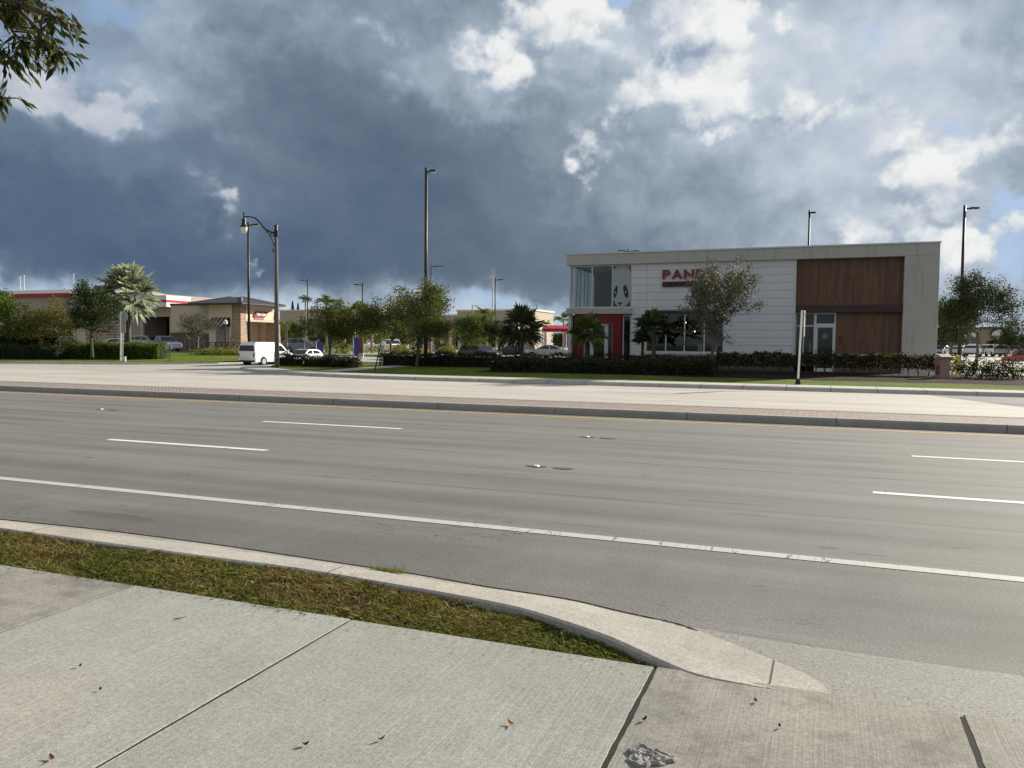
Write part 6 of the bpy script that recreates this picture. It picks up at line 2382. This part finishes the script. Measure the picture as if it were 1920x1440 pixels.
# store far right behind the oak
dR = 185
pR = [col(px, dR) for px in (1828, 1850, 1896)]
YR = pR[1].y
t = thing('store_building', 'far olive store with an arched white sign gable behind the oak', 'shop', (pR[1].x, YR, 0.6))
x0_, x1_ = onY(1770, YR), onY(1960, YR)
mb = MB()
mb.box(x0_, x1_, YR, YR + 25, 0.4, zY(1850, 632, YR))
mb.build('wall', plain('olive_stucco', (0.20, 0.19, 0.14), 0.85, 0.08), t)
xg0, xg1 = onY(1838, YR - 1), onY(1893, YR - 1)
mb = MB()
mb.box(xg0, xg1, YR - 1, YR + 6, 0.4, zY(1865, 616, YR - 1))
mb.build('gable', plain('tan_stucco', (0.34, 0.27, 0.17), 0.85, 0.08), t)
mb = MB()
cxg = onY(1871, YR - 1.1)
zc0 = zY(1871, 629, YR - 1.1)
rr = onY(1884, YR - 1.1) - cxg
arc = [(cxg + rr * math.cos(a), zc0 + rr * 0.92 * math.sin(a)) for a in np.linspace(0, math.pi, 15)]
mb.prism(arc, YR - 1.2, YR - 1.02)
mb.build('arch_sign', M_WHITE, t)
mb = MB()
arc2 = [(cxg + rr * 1.25 * math.cos(a), zc0 + rr * 1.2 * math.sin(a)) for a in np.linspace(0, math.pi, 15)]
mb.prism(arc2[:] + arc[::-1], YR - 1.3, YR - 1.01)
mb.build('arch', plain('dark_arch', (0.07, 0.05, 0.045), 0.7), t)
mb = MB()
mb.box(onY(1840, YR - 1), onY(1893, YR), YR - 2, YR + 7, zY(1865, 616, YR - 1), zY(1865, 613, YR - 1))
mb.build('gable_roof', M_SLATE, t)

# ------------------------------------------------------------------ hedges and shrubs
hg = 'clipped hedges along the far side'
ZH = 0.30


def hp(px, y):
    return (onY(px, y), y)


hedge('long dark clipped hedge left of the restaurant, behind the leafy tree', hp(717, 46), hp(925, 46.6), 0.9, 0.22, zY(800, 665, 46), 9000, L_HEDGE, 21, 0.10, hg)
hedge('low dark hedge in the shade before the restaurant windows', hp(925, 42.2), hp(1345, 42.6), 1.3, 0.25, zY(1100, 677, 42.2), 13000, L_HEDGE, 22, 0.10, hg)
hedge('dark hedge under the restaurant entrance palms', hp(925, 47.8), hp(1345, 47.8), 0.8, 0.3, zY(1100, 668, 47.8), 8000, L_HEDGE, 23, 0.10, hg)
hedge('leggy hedge with sunlit tips in front of the brown wall', hp(1345, 46.2), hp(1752, 46.2), 0.8, 0.3, zY(1600, 669, 46.2), 15000, L_HEDGER, 24, 0.115, hg, open_base=0.38)
hedge('dark corner hedge right beside the street lamp pole', hp(525, 43.5), hp(563, 43.2), 1.0, 0.2, zY(540, 668.5, 43.5), 2200, L_HEDGE, 25, 0.10, hg)
hedge('dark hedge between corner hedge and path', hp(573, 43.0), hp(670, 42.4), 1.0, 0.2, zY(620, 671.5, 42.8), 5200, L_HEDGE, 26, 0.10, hg)
hedge('tall dark hedge at the left edge under the brown tree', hp(-60, 50), hp(125, 52), 2.0, 0.2, zY(60, 626, 51), 9000, L_DARK, 27, 0.16, hg, rough_top=0.14)
hedge('low dark hedge in front of the tall one at the left edge', hp(-60, 45.5), hp(120, 47), 1.4, 0.2, zY(60, 650, 46), 7000, L_DARK, 28, 0.13, hg, rough_top=0.1)
hedge('bright green hedge behind the road sign', hp(118, 48.5), hp(307, 51), 1.8, 0.2, zY(220, 645.5, 50), 11000, L_HEDGEL, 29, 0.13, hg, rough_top=0.08)
sg = 'shrubs planted along the far side'
for k, (px, y, r_, h_, lb) in enumerate(((1815, 45.5, 0.55, 1.0, 'shrub just right of the yellow bollard'), (1842, 45.2, 0.6, 1.05, 'shrub below the oak trunk in the mulch bed'), (1872, 45.0, 0.6, 1.0, 'shrub second from the right edge in the mulch bed'), (1902, 44.8, 0.6, 1.05, 'shrub before the red pickup'), (1778, 46.5, 0.75, 1.15, 'reddish shrub between the pillar and the bollard'))):
    bush(lb, onY(px, y), y, 0.28, r_, h_, 620, L_HEDGE if k < 4 else L_BROWN, 40 + k, 0.11, sg)
for k, (px, y, r_, h_, lm, lb) in enumerate(((385, 60, 1.6, 0.75, L_MID, 'low shrub at the left end of the diner flower bed'), (410, 60, 1.5, 0.8, L_YELLOW, 'yellow leaved shrub in the middle of the diner flower bed'), (436, 60.5, 1.4, 0.7, L_YELLOW, 'yellow leaved shrub at the right end of the diner flower bed'), (452, 61, 0.8, 0.5, L_MID, 'small green shrub beside the van'))):
    bush(lb, onY(px, y), y, 0.4, r_, h_, 900, lm, 50 + k, 0.16, sg)
for k, (px, d, r_, h_, lm, lb) in enumerate(((645, 84, 1.1, 1.3, L_YELLOW, 'spiky yellow shrub left of the blue feather flag'), (700, 92, 2.2, 1.2, L_MID, 'wide green shrub below the white pickup'), (762, 84, 1.5, 1.3, L_YELLOW, 'yellow green shrub left of the leafy tree trunk'), (842, 86, 1.0, 1.1, L_YELLOW, 'bright shrub right of the white hatchback'), (832, 88, 1.0, 1.3, L_DARK, 'dark shrub behind the white hatchback'), (752, 86, 0.8, 1.2, L_DARK, 'dark shrub left of the yellow green shrub'), (620, 88, 2.0, 1.3, L_MID, 'green shrub behind the dark trunk by the corner'))):
    p = col(px, d)
    bush(lb, p.x, p.y, zat(px, 664, d) - 0.1, r_, h_, 800, lm, 60 + k, 0.16, sg)

# ------------------------------------------------------------------ trees
tg = 'broadleaf trees across the road'
tree('oak_tree', 'loose grey leaved young oak in front of the white siding', 'tree', 1332, 42.5, 0.28, (0.32, 0, 3.9), (1.95, 1.9, 2.2), 12500, 0.115, L_GREY, 101, 0.10, group=tg, ntar=110, sigma=0.20, spray=1.2)
tree('leafy_tree', 'leafy tree in front of the tallest light pole, behind the long dark hedge', 'tree', 782, 50.5, 0.2, (0.3, 0, 3.55), (2.15, 2.0, 1.9), 17000, 0.125, L_OAK, 102, 0.10, group=tg, ntar=110, sigma=0.24, spray=1.1)
tree('leafy_tree', 'leafy tree left of the tallest light pole, lower and wider', 'tree', 735, 57, 0.25, (-0.2, 0, 3.3), (2.4, 2.1, 1.8), 15000, 0.135, L_OAK, 103, 0.10, group=tg, ntar=100, sigma=0.26, spray=1.1)
tree('leafy_tree', 'brownish tree with a dark trunk behind the corner hedge', 'tree', 617, 55, 0.2, (0.1, 0, 2.95), (2.0, 1.8, 1.5), 11000, 0.12, L_BROWN, 104, 0.12, group=tg, ntar=80, sigma=0.25)
tree('leafy_tree', 'round dark tree behind the white hatchback', 'tree', 570, 84, 0.45, (0, 0, 2.9), (1.5, 1.5, 1.35), 4000, 0.14, L_DARK, 105, 0.09, M_PALEBARK, group=tg, ntar=50)
tree('oak_tree', 'spreading dark oak right of the restaurant', 'tree', 1831, 58, 0.3, (0.1, 0, 4.6), (2.6, 2.4, 2.3), 19000, 0.14, L_DARK, 106, 0.12, group=tg, ntar=170, sigma=0.30, spray=0.8)
tree('leafy_tree', 'dark tree beside the restaurant pier, behind the spreading oak', 'tree', 1785, 74, 0.4, (-0.1, 0, 3.7), (2.3, 2.0, 2.3), 11000, 0.17, L_DARK, 107, 0.15, group=tg, ntar=70)
tree('leafy_tree', 'dark tree left of the silver palm', 'tree', 172, 63, 0.4, (0.0, 0, 3.9), (2.0, 1.9, 2.35), 13000, 0.14, L_DARK, 108, 0.13, group=tg, ntar=90)
tree('leafy_tree', 'olive brown tree over the tall dark hedge', 'tree', 78, 70, 0.35, (0, 0, 3.35), (2.9, 2.3, 2.0), 14000, 0.15, L_OLIVE, 109, 0.14, group=tg, ntar=90)
tree('leafy_tree', 'dark green tree at the left edge of the photograph view', 'tree', -12, 66, 0.35, (0, 0, 3.6), (2.4, 2.2, 2.6), 11000, 0.17, L_MID, 110, 0.15, group=tg, ntar=80)
tree('leafy_tree', 'small grey green tree in front of the diner wing', 'tree', 371, 82, 0.6, (0.05, 0, 3.15), (2.1, 1.9, 1.45), 6500, 0.11, L_GREY, 111, 0.07, M_PALEBARK, group=tg, ntar=80, sigma=0.22)
tree('leafy_tree', 'bright leaved tree before the cream shops, left of the fan palm', 'tree', 880, 76, 0.35, (0.1, 0, 3.0), (2.1, 1.8, 1.8), 10000, 0.16, L_MID, 112, 0.11, group=tg, ntar=70)
tree('leafy_tree', 'dark low tree between bright tree and fan palm', 'tree', 938, 72, 0.3, (0, 0, 2.6), (1.7, 1.4, 1.3), 7500, 0.13, L_DARK, 113, 0.09, group=tg, ntar=50)
tree('leafy_tree', 'yellowing low tree right of the leafy tree', 'tree', 838, 80, 0.4, (0, 0, 2.7), (1.4, 1.4, 1.0), 3500, 0.14, L_YELLOW, 114, 0.08, group=tg, ntar=45)
tree('leafy_tree', 'dark tree at the right edge of the view', 'tree', 1905, 108, 0.6, (0.5, 0, 3.3), (3.2, 3, 2.6), 6500, 0.22, L_DARK, 115, 0.16, group=tg, ntar=70)
tree('leafy_tree', 'tree behind the corner palms and the blue flags', 'tree', 650, 96, 0.55, (0, 0, 3.0), (2.8, 2.4, 1.8), 10000, 0.18, L_MID, 116, 0.12, group=tg, ntar=70)
for k, (px, d, r_, h_, lm) in enumerate(((700, 120, 2.6, 5.2, L_MID), (745, 125, 2.5, 5.0, L_DARK), (905, 112, 2.3, 4.8, L_MID), (1072, 135, 3, 5.2, L_DARK), (545, 118, 2.2, 4.5, L_MID), (600, 125, 2.4, 5.0, L_DARK), (1760, 130, 2.6, 5.0, L_DARK), (1880, 150, 3.0, 5.4, L_DARK))):
    lbs = ['green tree behind the white pickup', 'dark tree far behind the leafy pair', 'green tree close before the cream shops', 'dark tree behind the red canopy', 'green tree behind the yellow palm near the diner', 'dark tree behind the brownish corner tree', 'dark tree far back beside the restaurant pier', 'dark tree before the arched store']
    tree('leafy_tree', lbs[k], 'tree', px, d, 0.6, (0, 0, h_ * 0.60), (r_, r_, h_ * 0.40), 6500, 0.24, lm, 130 + k, 0.13, group='background trees by the shops', ntar=45)

# palms
pg = 'feather palms in the lots'
palm_feather('feathery palm beside the light pole near the diner', 573, 108, 0.6, zat(575, 566, 108), 1.25, 201, L_PALMD, 14, pg)
palm_feather('tall full feathery palm right of the light pole', 612, 92, 0.55, zat(612, 570, 92), 1.5, 202, L_PALM, 18, pg)
palm_feather('feathery palm with upright fronds left of the flag light pole', 664, 84, 0.5, zat(664, 586, 84), 1.5, 203, L_PALM, 15, pg, droop=0.5)
palm_feather('yellow green palm left of the flag light pole, lower', 645, 90, 0.5, zat(645, 596, 90), 1.4, 204, L_YELLOW, 14, pg)
palm_feather('green palm right of the flag light pole', 697, 90, 0.5, zat(697, 592, 90), 1.5, 205, L_PALM, 15, pg)
palm_feather('yellow green palm beside the diner', 537, 84, 0.5, zat(537, 612, 84), 1.3, 206, L_YELLOW, 14, pg)
palm_feather('green palm before the cream shops by the light pole', 912, 84, 0.5, zat(912, 596, 84), 1.4, 207, L_PALM, 15, pg)
palm_feather('dark palm beside the bright end wall of the cream shops', 1023, 130, 0.6, zat(1023, 610, 130), 1.2, 208, L_PALMD, 12, pg)
palm_feather('bushy palm above the red canopy', 1056, 125, 0.6, zat(1056, 600, 125), 1.7, 209, L_PALM, 16, pg)
palm_feather('palm close behind the leafy tree by the tallest pole', 806, 70, 0.3, zat(806, 560, 70), 1.5, 210, L_PALM, 14, pg)
fg = 'fan palms before the restaurant'
palm_fan('green fan palm at the end of the hedge left of the restaurant', 978, 50, 0.3, zat(980, 614, 50), 1.75, 211, L_PALMD, 36, 15, fg, 0.13, -1.0, 0.56, 0.036)
palm_fan('fan palm in front of the red entrance', 1101, 48, 0.3, zat(1101, 622, 48), 1.45, 212, L_PALM, 30, 15, fg, 0.12, -0.9, 0.56, 0.036)
palm_fan('dark fan palm left of the dining room window', 1226, 46.5, 0.3, zat(1226, 622, 46.5), 1.6, 213, L_PALMD, 22, 16, fg, 0.12, -0.35, 0.56, 0.045)
palm_fan('small dark fan palm between red entrance and window', 1205, 48.5, 0.3, zat(1206, 636, 48.5), 0.8, 215, L_PALMD, 20, 16, fg, 0.09, -0.5, 0.6, 0.06)
palm_fan('big silver blue fan palm over the bright green hedge', 240, 70, 0.35, zat(240, 552, 70), 3.35, 214, L_BISM, 34, 20, 'silver palm', 0.24, -0.85, 0.50, 0.042)
# two far pines
for px, d, lb in ((549, 190, 'left one of two dark pines far behind the shops'), (559, 190, 'right one of two dark pines far behind the shops')):
    rngp = np.random.default_rng(px)
    p = col(px, d)
    zt2 = zat(px, 565 if px == 549 else 569, d)
    t = thing('pine_tree', lb, 'tree', (p.x, p.y, 0.6), 'far pines')
    MB().tube([(p.x, p.y, 0.6), (p.x, p.y, zt2)], [0.2, 0.03], 6).build('trunk', M_BARK, t)
    n = 1500
    hgt = rngp.uniform(0, 1, n) ** 0.8
    rr = (1 - hgt) * 0.95 * (0.5 + 0.5 * np.abs(np.sin(hgt * 40))) * np.sqrt(rngp.random(n)) + 0.05
    an = rngp.uniform(0, 6.28, n)
    P = np.stack([p.x + rr * np.cos(an), p.y + rr * np.sin(an), zt2 - (1 - hgt) * 4.5], 1)
    V, Fq = leaves(rngp, P, 0.28, 0.4)
    np_obj('crown', V, Fq, L_DARK, t)

# distant woods that close the view
rng = np.random.default_rng(77)
pts = []
for k in range(26000):
    a = rng.uniform(-1.15, 1.15)
    d = rng.uniform(330, 420)
    hgt = 7.0 + 3.0 * math.sin(a * 23) + 1.6 * math.sin(a * 61 + 1) + 1.0 * math.sin(a * 140)
    dir_ = fwd + right0 * math.tan(a)
    z = rng.uniform(0, 1) ** 0.7 * max(3.5, hgt * 0.62)
    pts.append((dir_.x * d, dir_.y * d, z))
V, Fq = leaves(rng, np.array(pts), 2.6, 0.7)
np_obj('far_woods', V, Fq, L_DARK, kind='stuff')

# ------------------------------------------------------------------ the tree over the photographer's left
rng = np.random.default_rng(909)
bt = thing('overhanging_tree', 'near tree whose leafy branch hangs into the top left corner', 'tree', (-7.0, 0.3, 0.14))
trunk = MB()
tp = Vector((-6.6, 0.6, 3.1))
trunk.tube([(-7.0, 0.3, 0.1), (-6.9, 0.35, 1.5), tp, (-6.5, 0.7, 4.4)], [0.19, 0.15, 0.12, 0.09], 10)
PL, AL = [], []


def bough(path, r0, n, spread, leafless=0.35):
    path = [Vector(p) for p in path]
    trunk.tube(path, [r0 * (1 - 0.8 * i / (len(path) - 1)) for i in range(len(path))], 6)
    for k in range(n):
        u = leafless + (1 - leafless) * rng.random()
        i = min(len(path) - 2, int(u * (len(path) - 1)))
        a = path[i].lerp(path[i + 1], u * (len(path) - 1) - i)
        dr = (path[i + 1] - path[i]).normalized()
        off = Vector(rng.normal(size=3)) * spread
        twig_end = a + off + dr * abs(rng.normal()) * spread * 0.6 + Vector((0, 0, -0.04))
        trunk.tube([a, (a + twig_end) / 2 + Vector((0, 0, 0.02)), twig_end], [0.006, 0.004, 0.002], 4)
        td = (twig_end - a).normalized()
        for j in range(rng.integers(4, 9)):
            q = a.lerp(twig_end, 0.35 + 0.7 * rng.random()) + Vector(rng.normal(size=3)) * 0.022
            PL.append(tuple(q))
            AL.append(tuple(td * 0.9 + Vector((0, 0, -0.35))))


def P4(px, py, d):
    r = ray(px, py) * d
    return (r.x, r.y, r.z + H)


D4 = 4.3
bough([tuple(tp), (-5.6, 1.6, 3.7), P4(-60, -40, D4), P4(20, 5, D4), P4(85, 24, D4 - 0.1), P4(140, 54, D4 - 0.1)], 0.04, 30, 0.06, 0.45)
bough([P4(-60, -40, D4), P4(-10, 20, D4 + 0.1), P4(22, 55, D4 + 0.1), P4(42, 84, D4 + 0.1)], 0.018, 27, 0.085, 0.2)
bough([P4(20, 5, D4), P4(80, 62, D4), P4(92, 80, D4), P4(102, 96, D4)], 0.012, 17, 0.055, 0.35)
bough([P4(-60, -40, D4), P4(40, -10, D4 + 0.3), P4(90, 8, D4 + 0.3)], 0.018, 26, 0.08, 0.3)
bough([P4(-40, 60, D4), P4(-20, 80, D4), P4(5, 100, D4 + 0.1), P4(22, 112, D4 + 0.1)], 0.012, 14, 0.05, 0.3)
bough([tuple(tp), P4(-140, 150, D4), P4(-60, 172, D4), P4(-14, 180, D4), P4(14, 184, D4)], 0.03, 8, 0.028, 0.80)
for k in range(16):
    a = rng.uniform(0, 2 * math.pi)
    e = Vector((-6.5, 0.6, 5.2)) + Vector((math.cos(a) * 1.7 - 0.9, math.sin(a) * 1.8 - 0.3, rng.uniform(-0.6, 1.5)))
    bough([(-6.5, 0.7, 4.2), tuple((Vector((-6.5, 0.7, 4.2)) + e) / 2 + Vector((0, 0, 0.2))), tuple(e)], 0.03, 36, 0.22, 0.4)
trunk.build('trunk', M_BARK, bt, smooth=True)
V, Fq = leaves(rng, np.array(PL), 0.078, 0.27, 0.0, np.array(AL))
np_obj('crown', V, Fq, L_TOP, bt)
